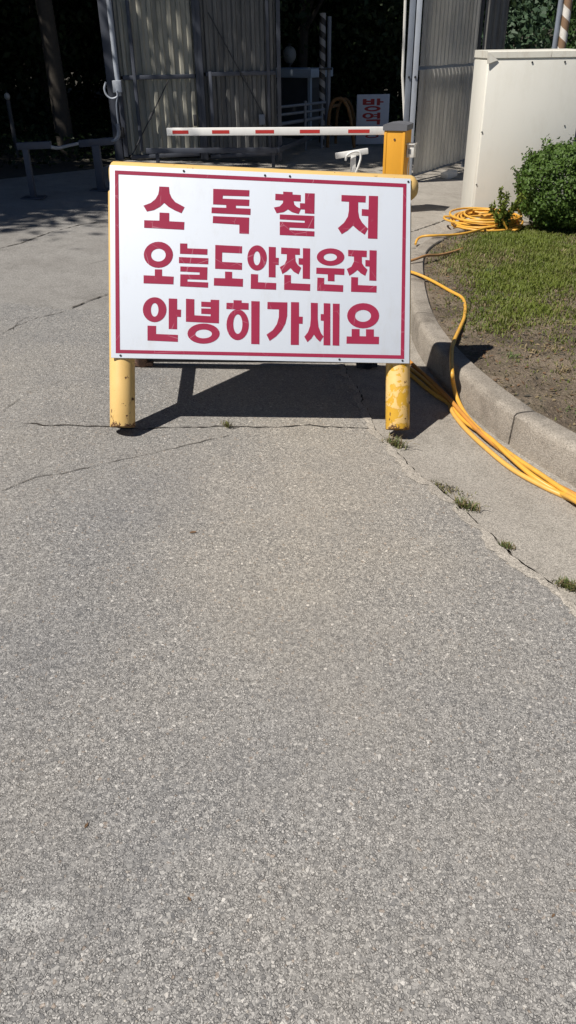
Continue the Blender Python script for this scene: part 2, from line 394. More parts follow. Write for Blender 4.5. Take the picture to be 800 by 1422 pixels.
LETTERS = [
  [[[(2199,7741),(2632,7739),(2658,7473),(2746,7272),(2917,7073),(3330,6864),(3190,6590),(2881,6709),(2606,6855),(2414,7019),(2228,6840),(1952,6679),(1643,6605),(1487,6858),(1817,6994),(2024,7174),(2149,7384),(2184,7556)]],[[(2205,6579),(2639,6576),(2636,6205),(3320,6197),(3304,5852),(1514,5875),(1517,6210),(2196,6216)]]],
  [[[(4631,7742),(6281,7749),(6273,7473),(5069,7457),(5055,7319),(6280,7321),(6266,7037),(5662,7033),(5662,6916),(6336,6915),(6328,6637),(4550,6651),(4558,6906),(5221,6912),(5221,7043),(4622,7046)]],[[(4619,6516),(6272,6511),(6256,5768),(5820,5780),(5821,6175),(4604,6205)]]],
  [[[(7841,7753),(8274,7750),(8274,7639),(8658,7634),(8658,7342),(8324,7342),(8359,7190),(8466,7090),(8672,7008),(8559,6766),(8253,6838),(8061,6956),(7862,6823),(7536,6761),(7409,7013),(7685,7080),(7827,7238),(7841,7350),(7472,7356),(7480,7640),(7841,7635)]],[[(8857,7726),(9307,7731),(9294,6802),(8851,6806),(8851,6980),(8623,6985),(8622,7264),(8850,7259)]],[[(7685,6711),(9294,6704),(9288,6124),(8132,6130),(8125,6018),(9302,5998),(9296,5767),(7684,5778),(7684,6384),(8844,6373),(8844,6470),(7684,6489)]]],
  [[[(10569,7714),(11717,7719),(11704,7417),(11357,7417),(11358,6995),(11410,6716),(11556,6476),(11825,6219),(11674,5931),(11376,6117),(11115,6333),(10870,6099),(10582,5919),(10401,6193),(10688,6443),(10868,6731),(10917,7013),(10923,7420),(10563,7426)]],[[(11862,7732),(12298,7736),(12279,5763),(11827,5767),(11837,6796),(11526,6805),(11532,7108),(11851,7099)]]],
  [[[(2800,4709),(2782,4578),(2733,4453),(2654,4339),(2550,4243),(2425,4169),(2286,4121),(2140,4102),(1995,4112),(1857,4151),(1734,4216),(1631,4305),(1554,4414),(1507,4535),(1491,4665),(1509,4795),(1558,4920),(1636,5033),(1740,5129),(1864,5203),(2003,5251),(2148,5271),(2294,5262),(2432,5223),(2555,5158),(2659,5069),(2736,4961),(2784,4839)],[(2475,4684),(2466,4620),(2441,4558),(2402,4502),(2349,4454),(2286,4418),(2216,4394),(2142,4384),(2069,4389),(1999,4408),(1937,4440),(1885,4484),(1846,4538),(1822,4598),(1814,4662),(1823,4726),(1847,4788),(1887,4844),(1940,4892),(2003,4928),(2073,4952),(2146,4962),(2220,4957),(2289,4938),(2352,4906),(2404,4862),(2443,4809),(2467,4748)]],[[(1981,4028),(2305,4032),(2303,3735),(2828,3724),(2812,3378),(1475,3386),(1477,3744),(1979,3739)]]],
  [[[(3121,5230),(3446,5235),(3445,5021),(4362,5018),(4354,4762),(3118,4768)]],[[(3069,4615),(4403,4604),(4394,4334),(3067,4346)]],[[(3129,4196),(4359,4194),(4343,3625),(3451,3626),(3444,3522),(4391,3509),(4383,3273),(3117,3297),(3127,3837),(4002,3844),(4002,3954),(3127,3968)]]],
  [[[(4719,5217),(5945,5198),(5937,4878),(5032,4889),(5024,4459),(5943,4447),(5936,4127),(4708,4143)]],[[(5163,4026),(5485,4022),(5484,3730),(5984,3718),(5976,3362),(4649,3378),(4657,3718),(5162,3720)]]],
  [[[(7086,4708),(7075,4580),(7041,4456),(6988,4345),(6916,4252),(6830,4180),(6735,4134),(6635,4117),(6535,4128),(6440,4168),(6355,4233),(6284,4322),(6230,4430),(6197,4550),(6186,4678),(6198,4807),(6231,4929),(6285,5040),(6356,5134),(6442,5205),(6537,5251),(6637,5269),(6737,5258),(6832,5219),(6917,5153),(6988,5064),(7042,4957),(7075,4836)],[(6786,4683),(6782,4611),(6770,4544),(6751,4482),(6726,4431),(6696,4392),(6662,4367),(6627,4358),(6592,4365),(6559,4387),(6529,4424),(6504,4474),(6485,4534),(6474,4601),(6470,4672),(6474,4743),(6486,4811),(6505,4872),(6530,4923),(6560,4963),(6593,4987),(6628,4996),(6663,4990),(6697,4967),(6727,4930),(6752,4881),(6770,4821),(6782,4754)]],[[(7174,5218),(7499,5214),(7498,4730),(7641,4727),(7633,4406),(7490,4410),(7490,3831),(7173,3837)]],[[(6350,3952),(6682,3947),(6674,3587),(7522,3574),(7513,3269),(6341,3281)]]],
  [[[(7753,5207),(8620,5190),(8620,4901),(8397,4901),(8429,4589),(8525,4436),(8685,4308),(8557,4006),(8342,4116),(8182,4284),(8007,4121),(7808,3998),(7689,4314),(7903,4431),(8007,4653),(8015,4911),(7745,4918)]],[[(8764,5211),(9100,5207),(9093,3810),(8757,3816),(8757,4451),(8565,4460),(8565,4750),(8764,4741)]],[[(7895,3961),(8206,3955),(8206,3587),(9110,3575),(9102,3260),(7887,3280)]]],
  [[[(10716,4870),(10700,4780),(10652,4693),(10574,4614),(10471,4547),(10347,4495),(10209,4461),(10064,4447),(9919,4452),(9781,4477),(9658,4521),(9555,4581),(9477,4654),(9429,4737),(9413,4826),(9429,4915),(9477,5001),(9554,5080),(9657,5147),(9780,5199),(9917,5233),(10062,5248),(10207,5243),(10345,5218),(10469,5175),(10573,5115),(10651,5041),(10700,4958)],[(10361,4850),(10354,4811),(10330,4774),(10293,4739),(10243,4710),(10184,4688),(10118,4673),(10048,4666),(9978,4668),(9911,4679),(9852,4697),(9802,4723),(9765,4755),(9742,4790),(9734,4829),(9741,4867),(9765,4905),(9802,4939),(9851,4968),(9911,4990),(9977,5005),(10047,5012),(10117,5010),(10183,5000),(10243,4981),(10292,4955),(10330,4924),(10353,4888)]],[[(9397,4338),(10718,4334),(10711,4042),(10251,4051),(10251,3736),(9937,3742),(9936,4049),(9390,4063)]],[[(9446,3884),(9768,3878),(9760,3587),(10664,3567),(10657,3258),(9431,3278)]]],
  [[[(10893,5206),(11776,5197),(11770,4897),(11542,4905),(11551,4613),(11658,4459),(11813,4322),(11708,4033),(11505,4138),(11334,4290),(11156,4143),(10954,4018),(10831,4322),(11049,4439),(11170,4680),(11169,4908),(10894,4923)]],[[(11906,5225),(12248,5221),(12239,3820),(11904,3826),(11910,4467),(11714,4477),(11713,4769),(11908,4760)]],[[(11043,3957),(11367,3952),(11361,3596),(12256,3583),(12249,3273),(11037,3277)]]],
  [[[(2498,2226),(2483,2100),(2443,1980),(2379,1871),(2294,1780),(2192,1710),(2079,1666),(1960,1649),(1842,1660),(1729,1699),(1629,1763),(1546,1850),(1483,1955),(1445,2072),(1432,2197),(1447,2322),(1487,2442),(1551,2550),(1636,2641),(1737,2711),(1850,2756),(1968,2773),(2086,2763),(2199,2724),(2299,2660),(2383,2573),(2446,2468),(2485,2351)],[(2135,2209),(2130,2141),(2117,2075),(2096,2017),(2069,1968),(2036,1930),(2000,1907),(1962,1898),(1924,1905),(1888,1926),(1856,1962),(1829,2010),(1810,2067),(1797,2132),(1794,2200),(1798,2268),(1811,2333),(1832,2391),(1859,2441),(1892,2478),(1928,2501),(1966,2510),(2004,2504),(2040,2482),(2072,2446),(2099,2399),(2119,2341),(2131,2277)]],[[(2600,2734),(2978,2731),(2976,2246),(3154,2243),(3145,1915),(2974,1917),(2970,1353),(2592,1358)]],[[(1639,1484),(2023,1479),(2020,1115),(3005,1096),(3003,781),(1635,814)]]],
  [[[(3379,2742),(3758,2731),(3755,2002),(4495,1978),(4503,2072),(4071,2082),(4072,2325),(4504,2323),(4504,2394),(4072,2404),(4073,2633),(4498,2623),(4505,2731),(4887,2728),(4876,1665),(3373,1706)]],[[(4911,1199),(4892,1096),(4837,997),(4749,908),(4632,832),(4492,774),(4336,736),(4173,721),(4009,729),(3854,760),(3716,811),(3600,881),(3513,966),(3460,1062),(3442,1164),(3461,1266),(3515,1364),(3603,1453),(3719,1529),(3858,1587),(4013,1625),(4177,1640),(4340,1633),(4495,1603),(4635,1552),(4751,1482),(4839,1397),(4893,1301)],[(4557,1176),(4547,1131),(4519,1088),(4473,1048),(4412,1015),(4340,989),(4259,973),(4174,966),(4089,969),(4008,982),(3936,1004),(3876,1034),(3831,1071),(3803,1113),(3793,1158),(3803,1202),(3832,1246),(3877,1285),(3938,1318),(4010,1344),(4091,1361),(4176,1368),(4261,1365),(4341,1352),(4413,1330),(4474,1299),(4519,1262),(4547,1220)]]],
  [[[(5545,2739),(5922,2735),(5922,2627),(6242,2622),(6241,2319),(5218,2328),(5227,2608),(5545,2610)]],[[(6254,1635),(6241,1477),(6203,1327),(6141,1191),(6059,1077),(5960,990),(5851,936),(5736,915),(5622,930),(5513,980),(5415,1062),(5334,1172),(5273,1304),(5236,1452),(5223,1609),(5237,1766),(5275,1916),(5337,2051),(5419,2165),(5516,2252),(5625,2307),(5740,2327),(5855,2313),(5963,2264),(6061,2182),(6143,2072),(6204,1940),(6242,1792)],[(5956,1656),(5951,1557),(5935,1462),(5910,1376),(5876,1305),(5836,1250),(5791,1216),(5744,1204),(5697,1214),(5653,1246),(5613,1298),(5580,1368),(5555,1452),(5540,1546),(5535,1646),(5541,1745),(5556,1840),(5582,1925),(5615,1997),(5655,2051),(5700,2085),(5747,2097),(5793,2087),(5838,2056),(5878,2003),(5911,1934),(5936,1850),(5951,1755)]],[[(6366,2719),(6752,2715),(6742,750),(6362,756)]]],
  [[[(7117,2698),(8041,2702),(8034,2093),(7953,1729),(7769,1398),(7512,1124),(7218,914),(7072,1200),(7365,1410),(7549,1683),(7644,2011),(7652,2373),(7110,2373)]],[[(8210,2721),(8585,2724),(8586,2064),(8763,2062),(8756,1735),(8586,1738),(8579,756),(8203,755)]]],
  [[[(9139,2718),(9465,2712),(9466,1985),(9504,1622),(9615,1334),(9742,1176),(9579,917),(9408,1074),(9289,1253),(9171,1068),(8986,896),(8838,1140),(9008,1355),(9111,1649),(9140,1977)]],[[(9746,2713),(10058,2707),(10063,767),(9743,767),(9748,1898),(9607,1909),(9606,2207),(9747,2204)]],[[(10177,2703),(10497,2704),(10488,762),(10175,770)]]],
  [[[(12387,2200),(12369,2069),(12312,1943),(12221,1830),(12100,1734),(11955,1660),(11793,1613),(11623,1594),(11453,1605),(11291,1644),(11146,1710),(11025,1800),(10933,1908),(10877,2030),(10857,2160),(10876,2290),(10932,2415),(11022,2528),(11142,2624),(11287,2698),(11448,2745),(11618,2765),(11788,2755),(11950,2716),(12096,2650),(12218,2561),(12310,2452),(12367,2330)],[(11996,2182),(11987,2120),(11959,2061),(11913,2007),(11853,1961),(11780,1926),(11699,1903),(11614,1894),(11529,1899),(11448,1918),(11375,1949),(11315,1991),(11269,2043),(11241,2101),(11231,2162),(11240,2224),(11268,2284),(11313,2338),(11374,2383),(11446,2418),(11527,2441),(11612,2450),(11697,2446),(11778,2427),(11851,2396),(11912,2354),(11957,2302),(11986,2244)]],[[(11076,1551),(11451,1553),(11452,1224),(11760,1224),(11758,1553),(12134,1555),(12136,1218),(12385,1216),(12379,870),(10831,865),(10838,1202),(11077,1200)]]]]

# ------------------------------------------------------------------ ground, road, pavement
def jag(pts, step, amp, rg):
    out = []
    for a, b in zip(pts, pts[1:]):
        a = Vector((*a, 0)) if len(a) == 2 else Vector(a); b = Vector((*b, 0)) if len(b) == 2 else Vector(b)
        L = (b-a).length; n = max(1, int(L/step)); t = (b-a)/L; nn = Vector((-t.y, t.x, 0))
        for i in range(n):
            o = rg.uniform(-1, 1)*amp if i else 0
            q = a + (b-a)*(i/n) + nn*o
            out.append((q.x, q.y))
    out.append((pts[-1][0], pts[-1][1]))
    return out

bm = bmesh.new()
xs = [-400,-60,-8,-3,0,3,8,60,400]; ys = [-60,-10,0,6,12,20,40,400]
gv = [[bm.verts.new((x, y, gz(x)-0.06)) for x in xs] for y in ys]
for j in range(len(ys)-1):
    for i in range(len(xs)-1): bm.faces.new((gv[j][i], gv[j][i+1], gv[j+1][i+1], gv[j+1][i]))
tag(finish(bm, 'ground', FLOOR, smooth=0), kind='structure')

edge_px = [(524,598),(545,622),(565,645),(592,668),(622,690),(655,718),(690,752),(735,790),(800,843)]
edge = [(0.20,5.05),(0.33,4.5),(0.395,3.9)] + [tuple(G(*p).xy) for p in edge_px] + [(1.22,1.6),(1.45,1.0),(1.75,0.2),(2.1,-1.5),(2.4,-12)]
rg = random.Random(3)
edge_a = [(x+0.005*math.sin(i*0.21)+0.005*math.sin(i*0.53+2), y) for i, (x, y) in enumerate(jag(edge, 0.03, 0.008, rg))]
rg = random.Random(4)
edge_c = [(x+(0.35 if y > 3.25 else 1.0)*(0.007+0.008*max(0.0, math.sin(k*0.37)+0.6*math.sin(k*1.7)))+rg.uniform(-0.002,0.005), y+0.004) for k, (x, y) in enumerate(edge_a)]
far_a = jag([(-8,6.3),(-4.4,5.75),(-2.35,5.30),(-1.47,5.16),(-0.6,5.3),(0.20,5.05)], 0.035, 0.030, random.Random(5))
poly_sheet('asphalt_road', [(-8,-12)] + far_a[:-1] + edge_a, ASPHALT, 0.0)
bm = bmesh.new(); prev = None
for i, (x, y) in enumerate(edge_a):
    if not (-0.2 < y < 4.6): continue
    a = edge_a[max(i-1,0)]; b = edge_a[min(i+1,len(edge_a)-1)]
    t = Vector((b[0]-a[0], b[1]-a[1])).normalized(); w = max(0.012, 0.040+0.010*math.sin(i*0.31)+0.012*math.sin(i*0.97+1)+rg.uniform(-0.014,0.014))
    e_ = bm.verts.new((x-0.001, y, gz(x)+0.004)); q = bm.verts.new((x+t.y*w, y-t.x*w, gz(x+t.y*w)+0.0025)) 
    m_ = bm.verts.new((x+t.y*w*0.5, y-t.x*w*0.5, gz(x+t.y*w*0.5)+0.005))
    if prev: bm.faces.new((prev[0],e_,m_,prev[1])); bm.faces.new((prev[1],m_,q,prev[2]))
    prev = (e_,m_,q)
tag(finish(bm, 'mortar_lip', MORTAR, smooth=60), kind='structure')
far_c = [(x, y+0.012) for x, y in far_a]
apron = [(-8,6.312)] + far_c[1:-1] + edge_c + [(9,-12),(9,9.5),(5,11),(3.4,14.6),(3.6,22),(-0.6,22),(-0.6,13.9),(-2.3,12.7),(-2.55,11.6),(-3.45,10.25),(-5.5,9.6),(-8,9.3)]
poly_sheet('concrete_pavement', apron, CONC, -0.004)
poly_sheet('packed_dirt', [(-7.9,-11.9),(3,-11.9),(1.6,1),(1.4,2),(0.75,4),(0.6,6.0),(-3,6.5),(-7.9,7.2)], GAP, -0.022)

def crack(name, px, w, m=GAP, dz=0.0035, seed=1, amp=0.006, world_pts=None):
    rg = random.Random(seed)
    P = [tuple(G(*p).xy) for p in px] if world_pts is None else world_pts
    Q = jag(P, 0.03, amp, rg)
    bm = bmesh.new(); prev = None
    for i, (x, y) in enumerate(Q):
        a = Q[max(i-1,0)]; b = Q[min(i+1,len(Q)-1)]
        t = Vector((b[0]-a[0], b[1]-a[1])).normalized()
        ww = w*0.85*rg.uniform(0.12,1.0)**1.3 if 0 < i < len(Q)-1 else 0.0004
        l = bm.verts.new((x-t.y*ww/2, y+t.x*ww/2, gz(x)+dz)); r = bm.verts.new((x+t.y*ww/2, y-t.x*ww/2, gz(x)+dz))
        if prev: bm.faces.new((prev[1], r, l, prev[0]))
        prev = (l, r)
    return tag(finish(bm, name, m, smooth=0), kind='structure')
crack('road_crack', [(30,589),(80,591),(150,593),(200,597),(250,594),(300,592),(360,594),(420,591),(470,594),(524,597)], 0.014, seed=2, amp=0.010)
crack('road_crack', [(0,683),(50,663),(100,655),(150,643),(185,636),(250,621),(320,604)], 0.006, seed=3)
crack('road_crack', [(90,431),(115,421),(150,408)], 0.02, seed=4, dz=0.002)
crack('road_crack', [(0,466),(25,452),(55,441),(90,433)], 0.009, seed=5)
crack('road_crack', [(18,459),(24,448),(40,440)], 0.006, seed=6)
crack('pavement_joint', [(-20,349),(30,337),(70,322),(110,312),(150,306)], 0.022, seed=7, amp=0.003, dz=0.0)
crack('pavement_joint', [(120,367),(150,360)], 0.010, seed=8, dz=0.0)
crack('pavement_joint', [(570,322),(600,312),(625,303),(648,294)], 0.035, seed=9, dz=0.0)
crack('pavement_joint', [(571,345),(590,343)], 0.012, seed=10, dz=0.0)
crack('road_crack', [(0,575),(40,545),(90,528)], 0.004, seed=11)

# ------------------------------------------------------------------ kerb of separate stones
front = spline([(2.2,1.6,0),(1.75,2.2,0),(1.47,2.60,0),(1.268,2.98,0),(1.060,3.40,0),(0.912,3.92,0),(0.838,4.445,0),(0.825,4.93,0),(0.865,5.45,0),(0.935,6.03,0),(1.065,6.83,0),(1.27,7.48,0),(1.69,8.29,0),(2.27,8.80,0),(3.3,9.20,0)], 12)
acc = [0.0]
for a, b in zip(front, front[1:]): acc.append(acc[-1]+(b-a).length)
def at_s(s):
    s = max(0, min(acc[-1]-1e-4, s))
    i = max(k for k in range(len(acc)) if acc[k] <= s)
    i = min(i, len(front)-2)
    t = (s-acc[i])/(acc[i+1]-acc[i]); p = front[i].lerp(front[i+1], t)
    d = (front[min(i+2,len(front)-1)]-front[max(i-1,0)]).normalized()
    return p, d
def s_of_y(y):
    for k in range(len(front)-1):
        if front[k].y <= y <= front[k+1].y: return acc[k] + (y-front[k].y)/(front[k+1].y-front[k].y)*(acc[k+1]-acc[k])
    return acc[-1]
def kerb_h(y): return float(np.interp(y, [4.9,5.9,6.7,7.4,8.2,9.5], [0.17,0.145,0.125,0.105,0.085,0.07]))
kerb = empty('kerb', (front[0].x, front[0].y, 0)); tag(kerb, 'line of concrete kerb stones curving around the grass bed', kind='structure')
joints = [0.0, s_of_y(2.55), s_of_y(3.395)-0.012, s_of_y(4.98), s_of_y(5.95), s_of_y(6.9), s_of_y(7.75), s_of_y(8.5), acc[-1]]
for a, b in zip(joints, joints[1:]):
    bm = bmesh.new(); rings = []
    n = max(4, int((b-a)/0.06))
    for i in range(n+1):
        s = a+0.006+(b-a-0.012)*i/n
        p, d = at_s(s); nn = Vector((d.y, -d.x, 0)); h = kerb_h(p.y)
        end = 0.006 if i in (0, n) else 0.0
        wob = rng.uniform(-0.0025, 0.0025)
        prof = [(0.0,-0.12),(0.0+end,0.0),(0.010+end,h-0.035),(0.016+wob,h-0.014-end),(0.030+wob,h-0.002-end),(0.055,h+0.001-end),(0.128,h-end),(0.138,h-0.012),(0.138,-0.12)]
        rings.append([bm.verts.new((p.x+nn.x*o, p.y+nn.y*o, gz(p.x+nn.x*o)+z)) for o, z in prof])
    for r0, r1 in zip(rings, rings[1:]):
        for k in range(len(r0)-1): bm.faces.new((r0[k], r0[k+1], r1[k+1], r1[k]))
    bm.faces.new(rings[0]); bm.faces.new(rings[-1][::-1])
    o = finish(bm, 'kerb_stone', KERBC, smooth=40)
    o.parent = kerb; o.matrix_parent_inverse = Matrix.Translation(kerb.location).inverted()

# ------------------------------------------------------------------ planted bed behind the kerb
back = []
for k in range(0, len(front), 2):
    p, d = front[k], (front[min(k+1,len(front)-1)]-front[max(k-1,0)]).normalized()
    back.append((p.x+d.y*0.136, p.y-d.x*0.136))
bx = np.array([q[0] for q in back]); by = np.array([q[1] for q in back])
def bed_left(y): return float(np.interp(y, by, bx))
def fbm(x, y, seed=0):
    v = 0.0
    for i, (f, a) in enumerate(((1.1,1.0),(2.7,0.5),(6.3,0.25),(14.1,0.13))):
        v = v + a*np.sin(f*x*1.7+seed*1.3+i*2.1+1.7*np.sin(f*y*0.9+seed))*np.cos(f*y*1.5-seed*0.7+i+1.3*np.sin(f*x*1.1+i))
    return v
def bed_z(x, y):
    left = np.interp(y, by, bx)
    d = np.clip((x-left), 0, 3)
    h = np.interp(y, [4.9,5.9,6.7,7.4,8.2,9.5], [0.17,0.145,0.125,0.105,0.085,0.07])
    return -SLOPE*np.clip(x,-8,8) + h - 0.022 + 0.05*np.minimum(d,0.8) + 0.013*fbm(x*2.2,y*2.2,3)*np.clip(d*5,0,1)
rows = np.linspace(1.7, 9.12, 150); cols = np.linspace(0, 1, 90)**1.35
vv, ff = [], []
for j, y in enumerate(rows):
    l = bed_left(y)
    for i, t in enumerate(cols):
        x = l-0.004 + t*(6.5-l); vv.append((x, y, float(bed_z(np.array(x), np.array(y)))))
for j in range(len(rows)-1):
    for i in range(len(cols)-1):
        a = j*len(cols)+i; ff.append((a, a+1, a+1+len(cols), a+len(cols)))
tag(fast('planting_bed', vv, ff, SOIL, smooth=True), kind='structure')

# grass on the bed, blade by blade in one mass
def blades(n, xr, yr, dens, lo, hi, mats, seed):
    r = np.random.default_rng(seed)
    x = r.uniform(*xr, n); y = r.uniform(*yr, n)
    left = np.interp(y, by, bx)
    keep = (x > left+0.02) & (r.uniform(0,1,n) < dens(x, y, x-left))
    x, y = x[keep], y[keep]; n = len(x)
    z = bed_z(x, y)-0.004
    g = dens(x, y, x-np.interp(y, by, bx))
    a = r.uniform(0, 2*np.pi, n); L = r.uniform(lo, hi, n)*(0.55+0.6*g); w = r.uniform(0.0022, 0.0046, n)
    lean = r.uniform(0.25, 1.25, n)
    dx, dy = np.cos(a), np.sin(a)
    sx, sy = -dy*w, dx*w
    b1 = np.stack([x-sx, y-sy, z],1); b2 = np.stack([x+sx, y+sy, z],1)
    mx, my, mz = x+dx*L*0.35*lean*0.6, y+dy*L*0.35*lean*0.6, z+L*0.55
    m1 = np.stack([mx-sx*0.8, my-sy*0.8, mz],1); m2 = np.stack([mx+sx*0.8, my+sy*0.8, mz],1)
    tp = np.stack([x+dx*L*0.75*lean, y+dy*L*0.75*lean, z+L*(1.02-0.42*lean*0.8)],1)
    v = np.stack([b1,b2,m2,m1,tp],1).reshape(-1,3)
    i = np.arange(n)*5
    f = np.concatenate([np.stack([i,i+1,i+2],1), np.stack([i,i+2,i+3],1), np.stack([i+3,i+2,i+4],1)])
    patch = fbm(x*1.3, y*1.3, 9)
    t = r.uniform(0,1,n) + 0.22*patch + 0.5*(g-0.5)
    mi = np.where(t > 0.50, 0, np.where(t > 0.16, 1, 2))
    return v, f, np.tile(mi, 3)
def dens(x, y, d):
    base = np.clip((d-0.02)/0.42, 0.16, 1)
    base = base*np.clip((y-(4.22+0.36*fbm(x*1.7,y*1.7,1)-0.05*(x-1.2)))/0.7, 0.12, 1)
    n = 0.5+0.42*fbm(x*1.6, y*1.6, 5)
    return np.clip(base*(0.32+0.95*n), 0.03, 1)
v1, f1, m1 = blades(190000, (0.9,4.6), (3.0,9.0), dens, 0.020, 0.055, None, 1)
tag(fast('grass', v1, f1, [GR_A, GR_B, GR_C], mi=m1), 'short sunlit grass growing on the bed behind the kerb', 'grass', kind='stuff')
r = np.random.default_rng(15); nt = 230
tx = r.uniform(0.9,3.0,nt); ty = r.uniform(2.9,8.3,nt); tk = (tx > np.interp(ty, by, bx)+0.03)&((tx-np.interp(ty, by, bx) < 0.55)|(ty < 4.9))
tx, ty = tx[tk], ty[tk]; nb = 26
x = (tx[:,None]+r.normal(0,0.028,(len(tx),nb))).ravel(); y = (ty[:,None]+r.normal(0,0.028,(len(tx),nb))).ravel(); n = len(x)
z = bed_z(x,y)-0.003; a = r.uniform(0,6.28,n); L = r.uniform(0.012,0.045,n); w = r.uniform(0.002,0.0055,n); ln = r.uniform(0.4,1.5,n)
dx, dy = np.cos(a), np.sin(a)
v = np.stack([np.stack([x,y,z],1), np.stack([x+dx*L*0.5*ln-dy*w,y+dy*L*0.5*ln+dx*w,z+L*0.6],1), np.stack([x+dx*L*ln,y+dy*L*ln,z+L*(1-0.4*ln*0.7)],1), np.stack([x+dx*L*0.5*ln+dy*w,y+dy*L*0.5*ln-dx*w,z+L*0.6],1)],1).reshape(-1,3)
i = np.arange(n)*4
tag(fast('bed_weeds', v, np.stack([i,i+1,i+2,i+3],1), [GR_B, LEAF_W, GR_C], mi=np.repeat(r.integers(0,3,len(tx)),nb)), 'low scattered weeds dotting the bare soil along the kerb', 'weeds', kind='stuff')
r = np.random.default_rng(25); n = 2600
x = r.uniform(0.9,3.2,n); y = r.uniform(2.8,8.4,n); k = x > np.interp(y, by, bx)+0.01; x, y = x[k], y[k]; n = len(x)
z = bed_z(x,y); s_ = 0.004+0.022*r.uniform(0,1,n)**3
dirs = np.array([(1,0,0),(0,1,0),(-1,0,0),(0,-1,0),(0,0,0.8)],float)
v = (np.stack([x,y,z],1)[:,None,:] + dirs[None]*s_[:,None,None]*r.uniform(0.6,1.3,(n,5,1)) + r.normal(0,0.15,(n,5,3))*s_[:,None,None]).reshape(-1,3)
i = np.arange(n)*5
tag(fast('soil_clods', v, np.concatenate([np.stack([i+q,i+(q+1) % 4,i+4],1) for q in range(4)]), SOIL), 'small crumbs and clods of dry soil on the bed', 'soil clods', kind='stuff')
# straw and leaf crumbs on the bare soil
r = np.random.default_rng(5); n = 5200
x = r.uniform(0.9,3.4,n); y = r.uniform(2.8,8.6,n); k = x > np.interp(y, by, bx)+0.02; x, y = x[k], y[k]; n = len(x)
z = bed_z(x,y)+0.004; a = r.uniform(0,6.28,n); L = r.uniform(0.006,0.028,n); w = r.uniform(0.002,0.008,n); tz = r.uniform(-0.006,0.010,n)
dx, dy = np.cos(a)*L, np.sin(a)*L; ex, ey = -np.sin(a)*w, np.cos(a)*w
v = np.stack([np.stack([x-dx,y-dy,z],1), np.stack([x+ex,y+ey,z+tz],1), np.stack([x+dx,y+dy,z+np.abs(tz)*0.5],1), np.stack([x-ex,y-ey,z+tz*0.3],1)],1).reshape(-1,3)
i = np.arange(n)*4
tag(fast('leaf_litter', v, np.stack([i,i+1,i+2,i+3],1), [GR_C, LITTER, FLOOR], mi=r.integers(0,3,n)), 'dry straw and leaf crumbs strewn on the bare soil', 'leaf litter', kind='stuff')

# ------------------------------------------------------------------ the leaning sign
YAW, LEAN, RL = 0.12721938, 0.49671724, 0.07730111
PW, PH = 1.3861945, 0.8608147
def Rm():
    cy, sy = math.cos(YAW), math.sin(YAW); cl, sl = math.cos(LEAN), math.sin(LEAN); cr, sr = math.cos(RL), math.sin(RL)
    return Matrix(((cy,-sy,0),(sy,cy,0),(0,0,1))) @ Matrix(((1,0,0),(0,cl,sl),(0,-sl,cl))) @ Matrix(((cr,0,sr),(0,1,0),(-sr,0,cr)))
sign = empty('sign_stand', (-0.79198,3.38964,0.39298))
sign.rotation_euler = Rm().to_euler()
tag(sign, 'white sign with three lines of crimson lettering on a flaking yellow pipe frame', 'sign')
SM = Matrix.Translation(sign.location) @ Rm().to_4x4(); SI = SM.inverted()
RP = 0.058
panel = box('sign_panel', (PW/2,0.004,PH/2), (PW,0.008,PH), PANEL, sign, bev=0.0015)
def flat(name, rings, th, m, parent, y0=0.0):
    bm = bmesh.new()
    for polys in rings:
        eds = []
        for ring in polys:
            vv = [bm.verts.new((p[0], y0-th, p[1])) for p in ring]
            eds += [bm.edges.new((vv[i], vv[(i+1) % len(vv)])) for i in range(len(vv))]
        bmesh.ops.triangle_fill(bm, edges=eds, use_beauty=True)
    fs = bm.faces[:]
    for f in fs:
        f.normal_update()
        if f.normal.y > 0: f.normal_flip()
    # a rim that gives the vinyl its thickness
    for e in [e for e in bm.edges if len(e.link_faces) == 1]:
        a, b = e.verts
        c = bm.verts.new((b.co.x, y0, b.co.z)); d = bm.verts.new((a.co.x, y0, a.co.z))
        bm.faces.new((a, b, c, d))
    return finish(bm, name, m, parent, smooth=0)
for L in LETTERS:
    flat('letter', [[[(a/1e4, b/1e4) for a, b in ring] for ring in polys] for polys in L], 0.0012, VINYL, panel)
flat('border_line', [[[(0.023,0.837),(1.3657,0.8364),(1.3603,0.0204),(0.0211,0.0216)], [(0.0385,0.8205),(1.3496,0.8194),(1.3435,0.037),(0.0399,0.0366)]]], 0.0011, VINYL, panel)
for x, z in ((1.374,0.846),(0.042,0.011),(0.70,0.845),(0.815,0.846),(1.352,0.012),(0.33,0.848),(1.05,0.012)):
    bm = bmesh.new(); add_tube(bm, [(x,0.0005,z),(x,-0.003,z)], 0.005, 8)
    finish(bm, 'screw', BLACK, panel)
YC = 0.0085+RP
def pipe(name, a, b, r, m, parent, n=28, hollow=True):
    a, b = Vector(a), Vector(b)
    bm = bmesh.new(); t = (b-a).normalized()
    add_tube(bm, [a, a+t*0.004, a+(b-a)*0.25, a+(b-a)*0.5, a+(b-a)*0.75, b-t*0.004, b], r, n, True, [r-0.003, r, r, r, r, r, r-0.003])
    return finish(bm, name, m, parent, smooth=40)
ZB = 0.308
for x, m in ((0.0432,YEL),(1.3479,YEL_WORN)):
    bm = bmesh.new()
    add_tube(bm, [(0,0,-ZB),(0,0,-ZB+0.003),(0,0,-0.1),(0,0,PH*0.5),(0,0,PH-0.10)], RP, 32, False, [RP-0.002,RP,RP,RP,RP])
    add_tube(bm, [(0,0,-ZB+0.05),(0,0,-ZB+0.0005)], RP-0.006, 32, True)
    o = finish(bm, 'leg', m, sign, smooth=45); o.location = (x,YC,0)
